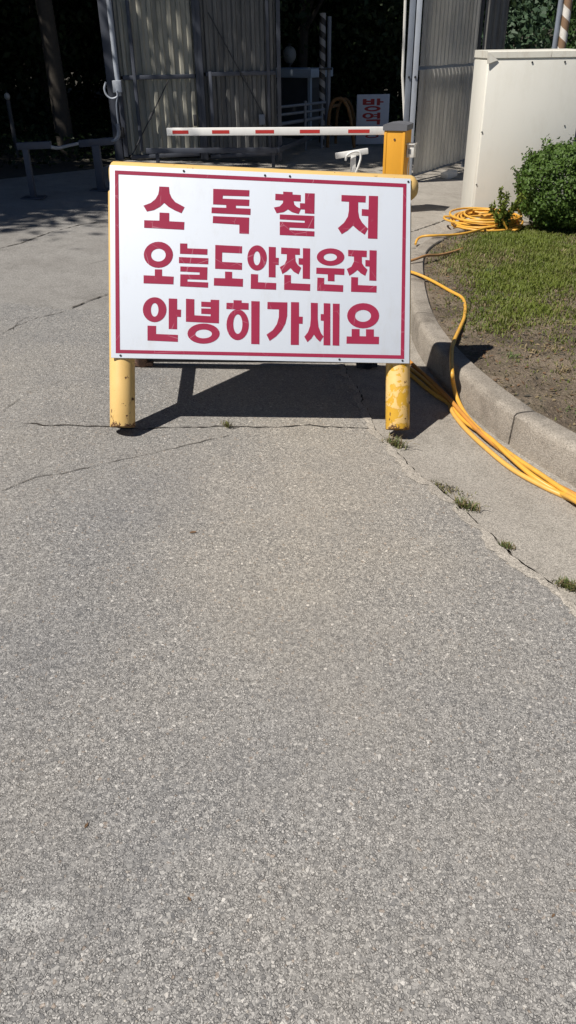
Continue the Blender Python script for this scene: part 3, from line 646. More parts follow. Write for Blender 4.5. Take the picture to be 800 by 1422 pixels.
# top rail with rounded ends
pts, rr = [], []
for t in (0.0,0.15,0.35,0.6,1.0):
    pts.append((-0.008+0.02*t,YC,PH-0.019)); rr.append(RP*(0.55+0.45*math.sin(t*math.pi/2)))
for t in (0.3,0.7): pts.append((-0.008+(PW+0.055)*t,YC,PH-0.019)); rr.append(RP)
for t in (1.0,0.6,0.35,0.15,0.0):
    pts.append((PW+0.047-0.035*t,YC,PH-0.019)); rr.append(RP*(0.55+0.45*math.sin(t*math.pi/2)))
tube('top_rail', pts, RP, YEL, sign, 32, rr)
# rear legs, side braces, rear crossbar, and a dark bar in place of a ground shadow
rear = []
for x in (0.0432,1.3479):
    topw = SM @ Vector((x, YC+0.055, PH-0.08))
    footw = G(198,506,0.006) if x < 0.5 else G(509,508,0.006)
    a, b = SI @ topw, SI @ footw
    pipe('rear_leg', a, b, 0.036, RUST if x < 0.5 else DARKST, sign, 18)
    kf = SM @ Vector((x, YC+0.05, 0.115)); tt = (topw.z-kf.z)/(topw.z-footw.z)
    mid = topw.lerp(footw, tt)
    pipe('side_brace', SI @ kf, SI @ mid, 0.032, YEL, sign, 16)
    rear.append((footw, mid))
pipe('rear_crossbar', SI @ (rear[0][1]+Vector((-0.10,0,0))), SI @ (rear[1][1]+Vector((0.05,0,0))), 0.03, YEL, sign, 16)
f0, f1_ = rear[0][0], rear[1][0]
pipe('shadow_band_bar', SI @ (f0+Vector((0.0,0,0.035))), SI @ (f1_+Vector((0.12,0,0.035))), 0.019, DARKST, sign, 12)  # thin dark bar added as the shadow band on the ground under the sign
bm = bmesh.new(); add_box(bm, SI @ (f0+Vector((0.0,0,0.012))), (0.12,0.07,0.02), Rm().inverted())
finish(bm, 'foot_plate', RUST, sign)
bm = bmesh.new(); add_box(bm, SI @ (f1_+Vector((0.0,0,0.012))), (0.12,0.07,0.02), Rm().inverted())
finish(bm, 'foot_plate', DARKST, sign)

# ------------------------------------------------------------------ hoses
HR = 0.0115
def on_road(p, dz=0.0): return Vector((p[0], p[1], gz(p[0])+HR+dz))
def hose_pts(px, lift=None):
    out = []
    for i, q in enumerate(px):
        g = G(q[0], q[1], q[2]+HR); out.append(g)
    return spline(out, 8)
def hose(label, pts, m=HOSE, r=HR):
    o = tube('hose', pts, r, m, None, 10, smooth=60)
    return tag(o, label, 'hose', 'orange hoses along the kerb')
hose('orange hose looping over the kerb top from the grass then down beside the kerb', hose_pts([(556,374,0.13),(578,380,0.155),(600,390,0.14),(625,404,0.145),(641,413,0.15),(646,424,0.155),(645,440,0.16),(640,453,0.165),(633,468,0.17),(628,482,0.172),(627,500,0.172),(628,518,0.168),(630,535,0.09),(636,556,0.03),(650,580,0.012),(672,602,0.004),(705,628,0.02),(745,655,0.02),(800,692,0.02),(870,738,0.0)]))
hose('outermost orange hose of the bundle, lying farthest from the kerb face', hose_pts([(520,478,0),(575,516,0.0),(602,539,0),(622,558,0),(630,575,0),(648,597,0),(678,625,0),(712,652,0),(755,676,0),(800,697,0),(870,735,0.02)]), HOSE_B)
hose('straight orange hose in the middle of the bundle beside the kerb', hose_pts([(525,463,0),(573,506,0.0),(600,530,0.015),(622,552,0.022),(640,572,0.02),(662,596,0.02),(690,620,0.012),(725,645,0.0),(762,668,0.012),(800,688,0.014),(870,728,0.0)]), HOSE_C)
hose('orange hose crossing over the bundle close to the kerb joint', hose_pts([(530,486,0),(571,521,0.0),(600,545,0.0),(624,561,0.0),(641,581,0.0),(655,592,0.012),(680,608,0.024),(708,634,0.018),(740,661,0.015),(775,683,0.0),(800,696,0.026),(870,745,0.0)]))
hose('faded tan hose end lying across the kerb into the grass', spline([G(556,366,0.14), G(577,360,0.16), G(592,355,0.165), G(610,354,0.135), G(628,350,0.125), G(643,345,0.12)], 8), HOSE_OLD, 0.011)
hose('orange hose tail leading from the coil and drooping off the kerb', spline([G(577,339,0.02), G(580,332,0.05), G(588,328,0.10), G(605,327,0.115), G(630,326,0.115), G(655,322,0.13), G(690,312,0.13)], 8))
# coil: turns of one hose heaped on the ground
cc = G(668,309,0.10); cx_, cy_ = cc.x, cc.y
pts = []
rgc = random.Random(9)
turns = 15
for i in range(turns*28+1):
    t = i/28; a = t*2*math.pi; tt = int(t)
    rad = 0.375 - 0.030*((t*2.7) % 5) + 0.02*math.sin(a*2+t*1.3) + 0.015*math.sin(t*5.1)
    ox, oy = 0.035+0.03*math.sin(t*2.3), 0.07*math.cos(t*1.7)
    x = cx_ + 1.0*rad*math.cos(a)+ox; y = cy_ + 1.25*rad*math.sin(a)+oy
    base = gz(x)+0.035+0.075*(x-cx_+0.4)/0.8
    pts.append((x, y, base+0.014 + 0.0060*t + 0.014*math.sin(a*1.0+t*2.1)))
coil = tag(tube('hose_coil', pts, HR, HOSE, None, 8, smooth=60), 'coil of orange hose heaped in front of the cream cabinet', 'hose')
hose('short orange hose loop standing up under the sapling beside the shrub', spline([V(704,318,8.2), V(698,304,8.2), V(706,294,8.25), V(716,291,8.3), V(724,298,8.3), V(721,310,8.25)], 8))

# ------------------------------------------------------------------ barrier with its boom
BP = G(547, 291)
bar = empty('barrier_gate', (BP.x, BP.y, gz(BP.x)), R(-22))
tag(bar, 'amber barrier housing with dark cap holding a white boom striped red', 'barrier')
BH = V(547,180,BP.y).z - gz(BP.x)
bm = bmesh.new(); add_box(bm, (0,0,BH/2), (0.25,0.27,BH), None, 0.008); finish(bm, 'housing', ORANGE, bar)
for sx in (-0.105, 0.105): box('edge_moulding', (sx,-0.1375,BH/2), (0.028,0.006,BH-0.03), ORANGE, bar, bev=0.002)
bm = bmesh.new()
prof = [(-0.137,0.0),(-0.137,0.058),(-0.10,0.068),(-0.03,0.076),(0.04,0.076),(0.10,0.068),(0.137,0.058),(0.137,0.0)]
A = [bm.verts.new((x,-0.148,BH+z)) for x, z in prof]; B = [bm.verts.new((x,0.148,BH+z)) for x, z in prof]
for i in range(len(prof)): bm.faces.new((A[i], A[(i+1) % 8], B[(i+1) % 8], B[i]))
bm.faces.new(A); bm.faces.new(B[::-1]); finish(bm, 'cap', CAPGREY, bar, smooth=30)
bm = bmesh.new(); add_tube(bm, [(-0.0,-0.134,BH-0.09),(-0.0,-0.141,BH-0.09)], 0.012, 12); finish(bm, 'lock', RUST, bar)
box('base_plate', (0,0,0.01), (0.34,0.36,0.02), DARKST, bar, bev=0.003)
sw = box('switch_box', (0.17,-0.02,BH-0.21), (0.085,0.10,0.135), WHITEP, bar, bev=0.006)
box('socket', (0.165,-0.0715,BH-0.215), (0.03,0.004,0.05), CAPGREY, sw)
box('switch_lid', (0.17,-0.025,BH-0.138), (0.10,0.125,0.01), WHITEP, sw)
tube('cable', spline([(0.16,-0.04,BH-0.28),(0.15,-0.05,BH-0.36),(0.139,-0.02,BH-0.42),(0.137,0.02,BH-0.5)], 5), 0.007, WHITEP, bar, 8)
MW = Matrix.Translation(bar.location) @ Matrix.Rotation(R(-22), 4, 'Z'); MI = MW.inverted()
bl = V(232,183,BP.y+0.30); brr = V(536,181.5,BP.y-0.02)
la, lb = MI @ bl, MI @ brr
ax = (lb-la).normalized(); up = Vector((0,0,1)); up = (up-ax*up.dot(ax)).normalized(); fy = up.cross(ax)
rot = Matrix((ax, fy, up)).transposed()
L = (lb-la).length
bm = bmesh.new(); add_box(bm, (la+lb)/2, (L,0.045,0.082), rot, 0.006)
boom = finish(bm, 'boom', BOOMW, bar)
def along(px):
    best = None
    for i in range(401):
        p = bl.lerp(brr, i/400); d = p-Vector((0,0,EYE)); zc = d.dot(Vector(AX[2])); q = 400+FPX*d.dot(Vector(AX[0]))/zc
        if best is None or abs(q-px) < best[0]: best = (abs(q-px), i/400)
    return best[1]
sgn = -1 if (rot @ Vector((0,-1,0))).dot(MI.to_3x3() @ Vector((0,-1,0))) > 0 else 1
for a, b in ((240,262),(295,319),(355,381),(417,444),(484,513)):
    t0, t1 = along(a), along(b); c = la.lerp(lb, (t0+t1)/2)
    bm = bmesh.new(); add_box(bm, c + rot @ Vector((0,sgn*0.0235,-0.002)), ((t1-t0)*L,0.002,0.036), rot)
    finish(bm, 'red_stripe', REDREF, boom)

# ------------------------------------------------------------------ corrugated gate leaves
def corrugated(name, p0, p1, z0, z1, m, parent, pitch=0.135, depth=0.032, yoff=0.0):
    L = (p1-p0).length; n = int(L/pitch)
    us = []
    for i in range(n+1):
        for f, d in ((0.0,0.0),(0.32,0.0),(0.45,1.0),(0.77,1.0),(0.90,0.0)):
            u = (i+f)*pitch
            if u < L: us.append((u, d))
    us.append((L, 0.0))
    bm = bmesh.new(); t = (p1-p0)/L; nn = Vector((t.y,-t.x,0))
    zs = [z0 + (z1-z0)*k/6 for k in range(7)]
    g = []
    for z in zs:
        g.append([bm.verts.new((p0.x+t.x*u+nn.x*(d*depth+yoff+0.002*math.sin(u*5+z*2)), p0.y+t.y*u+nn.y*(d*depth+yoff), z+ (0.006*math.sin(u*7) if z == z0 else 0))) for u, d in us])
    for a, b in zip(g, g[1:]):
        for k in range(len(us)-1): bm.faces.new((a[k], a[k+1], b[k+1], b[k]))
    return finish(bm, name, m, parent, smooth=0)
def bar3(name, a, b, w, d, m, parent, bev=0.004):
    a, b = Vector(a), Vector(b); t = (b-a).normalized()
    ref = Vector((0,0,1)) if abs(t.z) < 0.9 else Vector((t.x+1,0,0)).normalized() if False else Vector((0,0,1)) if abs(t.z) < 0.9 else Vector((1,0,0))
    y = (ref-t*ref.dot(t)).normalized(); x = y.cross(t)
    rot = Matrix((t, x, y)).transposed()
    bm = bmesh.new(); add_box(bm, (a+b)/2, ((b-a).length, d, w), rot, bev)
    return finish(bm, name, m, parent)
GTOP = 4.3  # unseen top of the left leaves, raised so their shade reaches further
def gate_leaf(a, b, label, fm, sm_lo, sm_hi, zrail, zlow, gap, braces, stile_w=(0.11,0.09), top=GTOP, side=1):
    root = empty('gate_leaf', (a.x, a.y, gz(a.x))); tag(root, label, 'gate', 'folding corrugated gate leaves')
    off = Vector((-root.location.x, -root.location.y, -root.location.z))
    A = Vector((a.x, a.y, 0))+off; B = Vector((b.x, b.y, 0))+off
    t = (B-A).normalized(); nn = Vector((t.y,-t.x,0))
    g0 = gz(a.x)-root.location.z; g1 = gz(b.x)-root.location.z
    zb = max(gz(a.x), gz(b.x))-root.location.z
    Z = lambda w: w-root.location.z
    def wz(p, z): return Vector((p.x, p.y, z))
    zr, zt = Z(zrail), Z(top)
    corrugated('lower_sheet', A+t*0.03, B-t*0.03, zb+gap, zr-0.02, sm_lo, root)
    corrugated('upper_sheet', A+t*0.03, B-t*0.03, zr+0.02, zt, sm_hi, root)
    f = nn*0.05*side
    bar3('stile', wz(A+f, g0+0.04), wz(A+f, zt), 0.06, stile_w[0], fm, root)
    bar3('stile', wz(B+f, g1+0.04), wz(B+f, zt), 0.06, stile_w[1], fm, root)
    bar3('rail', wz(A+f+t*0.06, zr), wz(B+f-t*0.05, zr), 0.055, 0.045, fm, root)
    bar3('rail', wz(A+f+t*0.06, zt-0.03), wz(B+f-t*0.05, zt-0.03), 0.055, 0.045, fm, root)
    bar3('rail', wz(A+f+t*0.06, zb+gap-0.02), wz(B+f-t*0.05, zb+gap-0.02), 0.05, 0.045, fm, root)
    for (u0, za, u1, zc, r_) in braces:
        pa = wz(A.lerp(B, u0)+nn*0.085, Z(za)); pb = wz(A.lerp(B, u1)+nn*0.085, Z(zc))
        br = tube('brace_rod', [pa, pb], r_, DARKST, root, 6)
        mid = pa.lerp(pb, 0.55); tube('turnbuckle', [mid-(pb-pa).normalized()*0.06, mid+(pb-pa).normalized()*0.06], r_*2.2, DARKST, br, 6)
    return root, A, B, t, nn, Z
# left gate: two leaves
a0 = Vector((-2.33,12.72,0)); a1 = Vector((-1.22,12.98,0)); a2 = Vector((-0.05,13.28,0))
zmid = V(210,107,12.85).z
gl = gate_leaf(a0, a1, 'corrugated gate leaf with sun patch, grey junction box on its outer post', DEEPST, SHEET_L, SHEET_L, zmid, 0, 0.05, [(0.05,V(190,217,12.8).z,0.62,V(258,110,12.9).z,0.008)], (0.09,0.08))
root, A, B, t, nn, Z = gl
u = 0.20
pv = A.lerp(B, u)+nn*0.06
bar3('stile', (pv.x,pv.y,0.1), (pv.x,pv.y,Z(2.15)), 0.045, 0.06, DEEPST, root)
p = A - t*0.10 + nn*0.02
bar3('outer_post', (p.x,p.y,0.0), (p.x,p.y,Z(GTOP)), 0.12, 0.11, DEEPST, root)
p2 = A - t*0.02 + nn*0.10
tube('downpipe', [(p2.x,p2.y,Z(1.0)),(p2.x,p2.y,Z(GTOP))], 0.035, PALEST, root, 10)
jb = V(163,120,12.55)-root.location
j = box('junction_box', jb, (0.12,0.08,0.15), PALEST, root, bev=0.006)
tube('conduit', spline([V(q[0],q[1],12.5)-root.location for q in ((147,114),(145,123),(148,132),(155,137),(163,134),(162,126))], 5), 0.014, PALEST, j, 8)
tube('cable', spline([V(q[0],q[1],12.5)-root.location for q in ((164,130),(162,145),(163,160),(165,176))], 5), 0.012, GREYST, root, 8)
box('lower_box', V(168,184,12.55)-root.location, (0.09,0.08,0.14), BLACK, root, bev=0.01)
box('latch_plate', V(271,167,12.85)-root.location, (0.05,0.03,0.15), DARKST, root, bev=0.004)
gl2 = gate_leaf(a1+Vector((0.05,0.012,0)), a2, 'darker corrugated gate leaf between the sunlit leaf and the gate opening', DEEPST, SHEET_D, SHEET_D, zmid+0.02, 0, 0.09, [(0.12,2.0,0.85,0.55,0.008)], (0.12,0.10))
root, A, B, t, nn, Z = gl2
pv = A.lerp(B, 0.10)+nn*0.11
bar3('bolt_tube', (pv.x,pv.y,Z(0.35)), (pv.x,pv.y,Z(1.28)), 0.045, 0.045, DEEPST, root)
pv = A.lerp(B, 0.86)+nn*0.06
bar3('stile', (pv.x,pv.y,0.1), (pv.x,pv.y,Z(GTOP)), 0.045, 0.05, DEEPST, root)
box('latch_plate', V(364,166,13.1)-root.location, (0.09,0.03,0.14), GREYST, root, bev=0.004)
# right gate: leaf swung open, second leaf folded behind
b0 = Vector((1.86,12.10,0)); b1 = Vector((3.02,13.9,0)); b2 = Vector((3.52,14.25,0))
zr2 = V(610,93,12.6).z
gr = gate_leaf(b0, b1, 'grey corrugated gate leaf swung open beside the cream cabinet, streaked with dirt', GREYST, SHEET_R, SHEET_R, zr2, 0, 0.10, [], (0.06,0.06), 3.3, -1)
root, A, B, t, nn, Z = gr
for k, (dx, mm) in enumerate(((-0.05,PALEST),(-0.135,GREYST))):
    p = A + Vector((dx,-0.02,0))
    bar3('jamb_post', (p.x,p.y,0.0), (p.x,p.y,Z(3.3)), 0.07, 0.07, mm, root)
    bm = bmesh.new(); add_tube(bm, [(p.x,p.y-0.043,Z(1.2)),(p.x,p.y-0.050,Z(1.2))], 0.016, 8); finish(bm, 'bolt', BLACK, root)
tube('lath', [V(562,168,12.1)-root.location, V(559,105,12.1)-root.location, V(563,0,12.1)-root.location], 0.018, WHITEP, root, 6)
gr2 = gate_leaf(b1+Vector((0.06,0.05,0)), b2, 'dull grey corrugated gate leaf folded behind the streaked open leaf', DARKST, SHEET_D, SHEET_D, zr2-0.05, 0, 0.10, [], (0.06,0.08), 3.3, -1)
bl_ = G(624,247)
bm = bmesh.new(); add_box(bm, (0,0,0.05), (0.22,0.16,0.10), None, 0.025)
o = finish(bm, 'gate_stop', WHITEP); o.location = (bl_.x,bl_.y,gz(bl_.x)); o.rotation_euler = (0,R(-12),R(35))
tag(o, 'small white block on the ground under the open grey gate leaf', 'gate stop')

# ------------------------------------------------------------------ cream cabinet and its neighbour
cb = empty('cream_cabinet', (2.15,9.32,gz(2.15)-0.04)); tag(cb, 'tall cream steel cabinet with folded lid edge standing behind the hose coil', 'cabinet')
CT = 1.515-cb.location.z; CW = 1.03
box('body', (CW/2,0.325,CT/2-0.02), (CW,0.61,CT-0.05), CREAM, cb, bev=0.003)
box('front_panel', (CW/2+0.004,0.012,(CT-0.085)/2+0.01), (CW-0.012,0.016,CT-0.105), CREAM, cb, bev=0.0015)
box('side_panel', (-0.004,0.325,(CT-0.085)/2+0.01), (0.010,0.595,CT-0.105), CREAM, cb, bev=0.0015)
bm = bmesh.new()
prof = [(-0.003,CT-0.062),(-0.001,CT-0.008),(0.006,CT),(0.64,CT+0.008),(0.64,CT-0.062)]
for x0, x1, nm in ((-0.012,CW*0.63,'lid'),(CW*0.63+0.004,CW-0.03,'lid')):
    bm = bmesh.new()
    A = [bm.verts.new((x0,y,z)) for y, z in prof]; B = [bm.verts.new((x1,y,z)) for y, z in prof]
    for i in range(5): bm.faces.new((A[i], A[(i+1) % 5], B[(i+1) % 5], B[i]))
    bm.faces.new(A); bm.faces.new(B[::-1])
    finish(bm, nm, CREAM_EDGE, cb, smooth=0)
bm = bmesh.new()
q = [(-0.018,-0.010,CT-0.012),(-0.012,-0.022,CT-0.115),(0.10,-0.006,CT-0.082),(0.015,-0.010,CT-0.02)]
vv = [bm.verts.new(p) for p in q]; bm.faces.new(vv)
r_ = bmesh.ops.extrude_face_region(bm, geom=bm.faces[:]); bmesh.ops.translate(bm, verts=[e for e in r_['geom'] if isinstance(e, bmesh.types.BMVert)], vec=(0,0.006,0))
finish(bm, 'corner_gusset', CREAM_EDGE, cb, smooth=0)
for x, z, r_ in ((0.06,0.12,0.017),(0.012,0.95,0.008),(0.012,0.42,0.007),(0.46,CT-0.105,0.009),(0.80,CT-0.105,0.009),(0.9,1.0,0.007),(0.28,0.30,0.008)):
    bm = bmesh.new(); add_tube(bm, [(x,0.006,z),(x,-0.004,z)], r_, 10); finish(bm, 'screw_hole', BLACK, cb)
nb = empty('grey_cabinet', (3.13,9.75,gz(3.1)-0.02)); tag(nb, 'blue grey steel cabinet half hidden behind the clipped shrub', 'cabinet')
box('body', (0.6,0.4,0.66), (1.2,0.8,1.32), GREYST, nb, bev=0.008)
box('door', (0.6,-0.006,0.66), (1.1,0.012,1.2), GREYST, nb, bev=0.003)
box('top_cover', (0.6,0.39,1.345), (1.26,0.86,0.05), CREAM, nb, bev=0.006)

# ------------------------------------------------------------------ stands, posts and rails near the gate
def tstand(label, base, topz, px_a, px_b, Y, m_post, m_bar, w=0.07, pw=0.06):
    root = empty('spray_stand', base); tag(root, label, 'stand')
    a = V(*px_a, Y)-root.location; b = V(*px_b, Y+0.02)-root.location
    bar3('post', (0,0,0), (0,0,topz-base[2]-0.02), pw, pw, m_post, root)
    bar3('crossbar', a, b, w, w, m_bar, root)
    box('foot_plate', (0,0,0.006), (0.24,0.2,0.012), m_post, root)
    return root
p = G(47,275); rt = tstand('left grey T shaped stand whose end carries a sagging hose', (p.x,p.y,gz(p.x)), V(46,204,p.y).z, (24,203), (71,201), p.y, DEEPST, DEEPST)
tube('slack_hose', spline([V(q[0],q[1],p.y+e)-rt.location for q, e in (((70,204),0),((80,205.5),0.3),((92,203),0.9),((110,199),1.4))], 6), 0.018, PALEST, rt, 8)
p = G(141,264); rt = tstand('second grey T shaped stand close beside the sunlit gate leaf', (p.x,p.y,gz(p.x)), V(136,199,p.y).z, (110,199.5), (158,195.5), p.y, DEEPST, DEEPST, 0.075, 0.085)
tube('pipe_elbow', spline([V(q[0],q[1],p.y)-rt.location for q in ((155,196),(162,193),(165,185),(163,172))], 6), 0.022, GREYST, rt, 8)
p = G(490,243); rt = tstand('small white T shaped stand with hose loop behind the white sign', (p.x,p.y,gz(p.x)), V(490,214,p.y).z, (466,216.5), (511,209.5), p.y, BOOMW, BOOMW, 0.075, 0.075)
tube('hose_loop', spline([V(q[0],q[1],p.y-0.08)-rt.location for q in ((480,223),(482,216),(490,211),(499,211),(501,219),(498,230),(494,240))], 6), 0.016, BOOMW, rt, 8)
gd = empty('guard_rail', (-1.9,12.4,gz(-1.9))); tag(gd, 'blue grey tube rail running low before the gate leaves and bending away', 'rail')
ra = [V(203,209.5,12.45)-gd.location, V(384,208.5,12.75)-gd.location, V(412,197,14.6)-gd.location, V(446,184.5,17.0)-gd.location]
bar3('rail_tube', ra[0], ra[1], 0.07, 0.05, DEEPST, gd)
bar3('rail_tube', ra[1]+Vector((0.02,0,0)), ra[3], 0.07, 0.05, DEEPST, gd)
for q in (ra[0]+Vector((0.15,0.05,0)), ra[1]+Vector((-0.05,0.05,0)), ra[3]):
    gzz = gz(q.x+gd.location.x)-gd.location.z
    bar3('rail_post', (q.x,q.y,gzz), (q.x,q.y,q.z), 0.05, 0.05, DEEPST, gd)
def pole(label, px_b, px_t, Y, m, px_side, side_m, extra=0.6):
    b = V(*px_b, Y); tq = V(*px_t, Y); x = (b.x+tq.x)/2
    root = empty('striped_pole', (x, Y, gz(x))); tag(root, label, 'pole')
    top = tq.z - root.location.z + extra
    tube('striped_tube', [(0,0,0),(0,0,top*0.5),(0,0,top)], 0.055, m, root, 20)
    ox = (px_side)*Y/1080
    tube('side_tube', [(ox,0.02,0),(ox,0.02,top-0.05)], 0.035, side_m, root, 12)
    for z in (0.35, top*0.6): box('clamp', (ox/2,0.0,z), (abs(ox)+0.12,0.125,0.03), DARKST, root)
    return root
pole('dark pole wound with pale diagonal stripes standing in shade beyond the gate', (448,180), (447,18), 16.0, STR_BW, 8, GREYST, 0.0)
pole('white and brown striped pole rising behind the cream cabinet', (782,63), (788,0), 12.2, STR_WB, -8, GREYST)
# pipe railing beyond the gate
rl = empty('pipe_railing', (0.4,15.2,gz(0.4))); tag(rl, 'three bar pipe railing in the shade before the booth', 'railing')
for (x0,y0,x1,y1,r_) in ((386,149,452,142,0.022),(386,160,450,152,0.022),(386,173,446,163,0.03)):
    tube('rail_tube', [V(x0,y0,14.6)-rl.location, V(x1,y1,15.8)-rl.location], r_, GREYST, rl, 8)
for x0, Y in ((388,14.6),(424,15.25),(447,15.8)):
    q = V(x0,140,Y)-rl.location
    tube('rail_post', [(q.x,q.y,gz(q.x+rl.location.x)-rl.location.z),(q.x,q.y,q.z)], 0.025, GREYST, rl, 8)
# booth
bp = V(428,205,17.0)
bt = empty('guard_booth', (bp.x,17.0,gz(bp.x)), R(-35)); tag(bt, 'small dark booth with pale flat roof in the shade behind the railing', 'booth')
BHt = V(428,108,17.0).z-bt.location.z
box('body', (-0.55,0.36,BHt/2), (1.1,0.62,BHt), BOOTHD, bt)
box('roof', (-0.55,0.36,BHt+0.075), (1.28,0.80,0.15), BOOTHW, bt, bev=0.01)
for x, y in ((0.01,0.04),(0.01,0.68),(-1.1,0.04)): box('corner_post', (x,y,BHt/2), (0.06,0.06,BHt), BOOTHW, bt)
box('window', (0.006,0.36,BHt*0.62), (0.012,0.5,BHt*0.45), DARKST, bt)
# globe lamps
def globe(label, px, Y, r):
    c = V(*px, Y); root = empty('globe_lamp', (c.x,Y,gz(c.x))); tag(root, label, 'lamp')
    h = c.z-root.location.z
    tube('post', [(0,0,0),(0,0,h-r)], 0.03, DARKST, root, 8)
    bm = bmesh.new(); bmesh.ops.create_uvsphere(bm, u_segments=18, v_segments=12, radius=r, matrix=Matrix.Translation((0,0,h)) @ Matrix.Diagonal((1,1,1.15,1)))
    finish(bm, 'globe', STONE, root, smooth=80)
    tube('finial', [(0,0,h+r*1.1),(0,0,h+r*1.45)], r*0.25, DARKST, root, 8)
    tube('collar', [(0,0,h-r*1.25),(0,0,h-r*0.9)], r*0.45, DARKST, root, 8)
globe('pale globe lamp above the booth roof', (402,76), 18.5, 0.14)
globe('small pale globe lamp at the far left among dark bushes', (10,134), 12.2, 0.04)
# bent pipes
yb = empty('bent_pipe_frame', (1.1,16.2,gz(1.1))); tag(yb, 'rusty orange bent pipe frame beyond the boom', 'pipe frame')
BROWN = m_plain('rusty orange paint', (0.20,0.10,0.03), 0.6, 0.3, 9)
tube('front_hoop', spline([V(q[0],q[1],16.0)-yb.location for q in ((455,205),(457,160),(462,142),(472,137),(479,142),(486,160),(492,205))], 6), 0.032, BROWN, yb, 10)
tube('rear_hoop', spline([V(q[0],q[1],16.8)-yb.location for q in ((466,200),(468,160),(474,140),(482,139),(490,155),(497,200))], 6), 0.028, BROWN, yb, 10)
tube('tie_bar', [V(460,148,16.0)-yb.location, V(470,146,16.8)-yb.location], 0.03, BROWN, yb, 8)
# upright lettered board
sb = V(516,203,16.6)
bd = empty('notice_board', (sb.x,16.6,gz(sb.x)), R(3)); tag(bd, 'upright white board with red lettering half hidden behind the boom', 'sign')
z0 = V(516,200,16.6).z-bd.location.z; z1 = V(516,131,16.6).z-bd.location.z; bw = 0.62
brd = box('board', (0,0.01,(z0+z1)/2), (bw,0.02,z1-z0), SIGNW, bd, bev=0.003)
for x in (-0.28,0.28): box('board_leg', (x,0.04,(z0)/2+0.1), (0.05,0.04,z0+0.2), DARKST, bd)
def ring2(cx, cz, rx, rz, w):
    o = [(cx+rx*math.cos(a*math.pi/12), cz+rz*math.sin(a*math.pi/12)) for a in range(24)]
    i = [(cx+(rx-w)*math.cos(a*math.pi/12), cz+(rz-w*0.7)*math.sin(a*math.pi/12)) for a in range(24)]
    return [o, i]
def rc(x0, z0_, x1, z1_): return [[(x0,z0_),(x1,z0_),(x1,z1_),(x0,z1_)]]
def place(strokes, cz, sx=0.155, sz=0.11):
    return [[[(x*sx, cz+z*sz) for x, z in ring] for ring in st] for st in strokes]
BANG = [rc(-1.0,0.05,-0.64,1.0), rc(-0.24,0.05,0.12,1.0), rc(-0.64,0.05,-0.24,0.32), rc(-0.64,0.48,-0.24,0.74), rc(0.34,-0.05,0.66,1.05), rc(0.64,0.38,0.98,0.60), ring2(-0.05,-0.58,0.78,0.44,0.34)]
YEOK = [ring2(-0.45,0.52,0.55,0.50,0.31), rc(0.42,0.0,0.72,1.05), rc(0.08,0.62,0.42,0.80), rc(0.08,0.28,0.42,0.46), rc(-0.62,-0.40,0.74,-0.10), rc(0.42,-1.0,0.72,-0.36)]
JUNG = [rc(-0.75,0.82,0.75,1.0), [[(-0.16,0.82),(0.16,0.82),(0.22,0.62),(0.78,0.36),(0.62,0.16),(0.0,0.50),(-0.62,0.16),(-0.78,0.36),(-0.22,0.62)]], rc(-0.95,-0.10,0.95,0.10), rc(-0.14,-0.36,0.14,-0.10), ring2(0.0,-0.68,0.66,0.36,0.22)]
for st, py, sz in ((BANG,146,0.105),(YEOK,165,0.10),(JUNG,183.5,0.10)):
    cz = V(516,py,16.6).z-bd.location.z
    flat('letter', place(st, cz, 0.20, sz), 0.002, RED_TXT, brd, -0.0005)

# ------------------------------------------------------------------ foliage
def leaf_quads(P, N, size, rs, asp=0.55):
    # one bent leaf (two quads) per point P, facing roughly N
    n = len(P)
    a = rs.normal(0, 1, (n,3)); a /= np.linalg.norm(a, axis=1)[:,None]
    N = N + 0.75*rs.normal(0,1,(n,3)); N /= np.linalg.norm(N, axis=1)[:,None]+1e-9
    t = np.cross(N, a); t /= np.linalg.norm(t, axis=1)[:,None]+1e-9
    b = np.cross(N, t)
    s = size*rs.uniform(0.6, 1.25, n)[:,None]
    tip = P + t*s; w = b*s*asp*0.5; m = P + t*s*0.5 + N*s*0.08
    v = np.stack([P, m-w, tip, m+w], 1).reshape(-1,3)
    i = np.arange(n)*4
    return v, np.stack([i,i+1,i+2,i+3],1)
def crown_points(rs, nclump, R3, center, per, spread, inner=0.35):
    c = rs.normal(0,1,(nclump,3)); c /= np.linalg.norm(c,axis=1)[:,None]
    rad = rs.uniform(inner,1.0,nclump)**0.6
    C = c*rad[:,None]*np.array(R3)
    P = C[:,None,:] + rs.normal(0,1,(nclump,per,3))*spread*rs.uniform(0.6,1.3,(nclump,1,1))
    N = P - C[:,None,:]*0.3; N = N/(np.linalg.norm(N,axis=2)[:,:,None]+1e-6) + np.array([0,0,0.5])
    return P.reshape(-1,3)+np.array(center), N.reshape(-1,3), C+np.array(center)
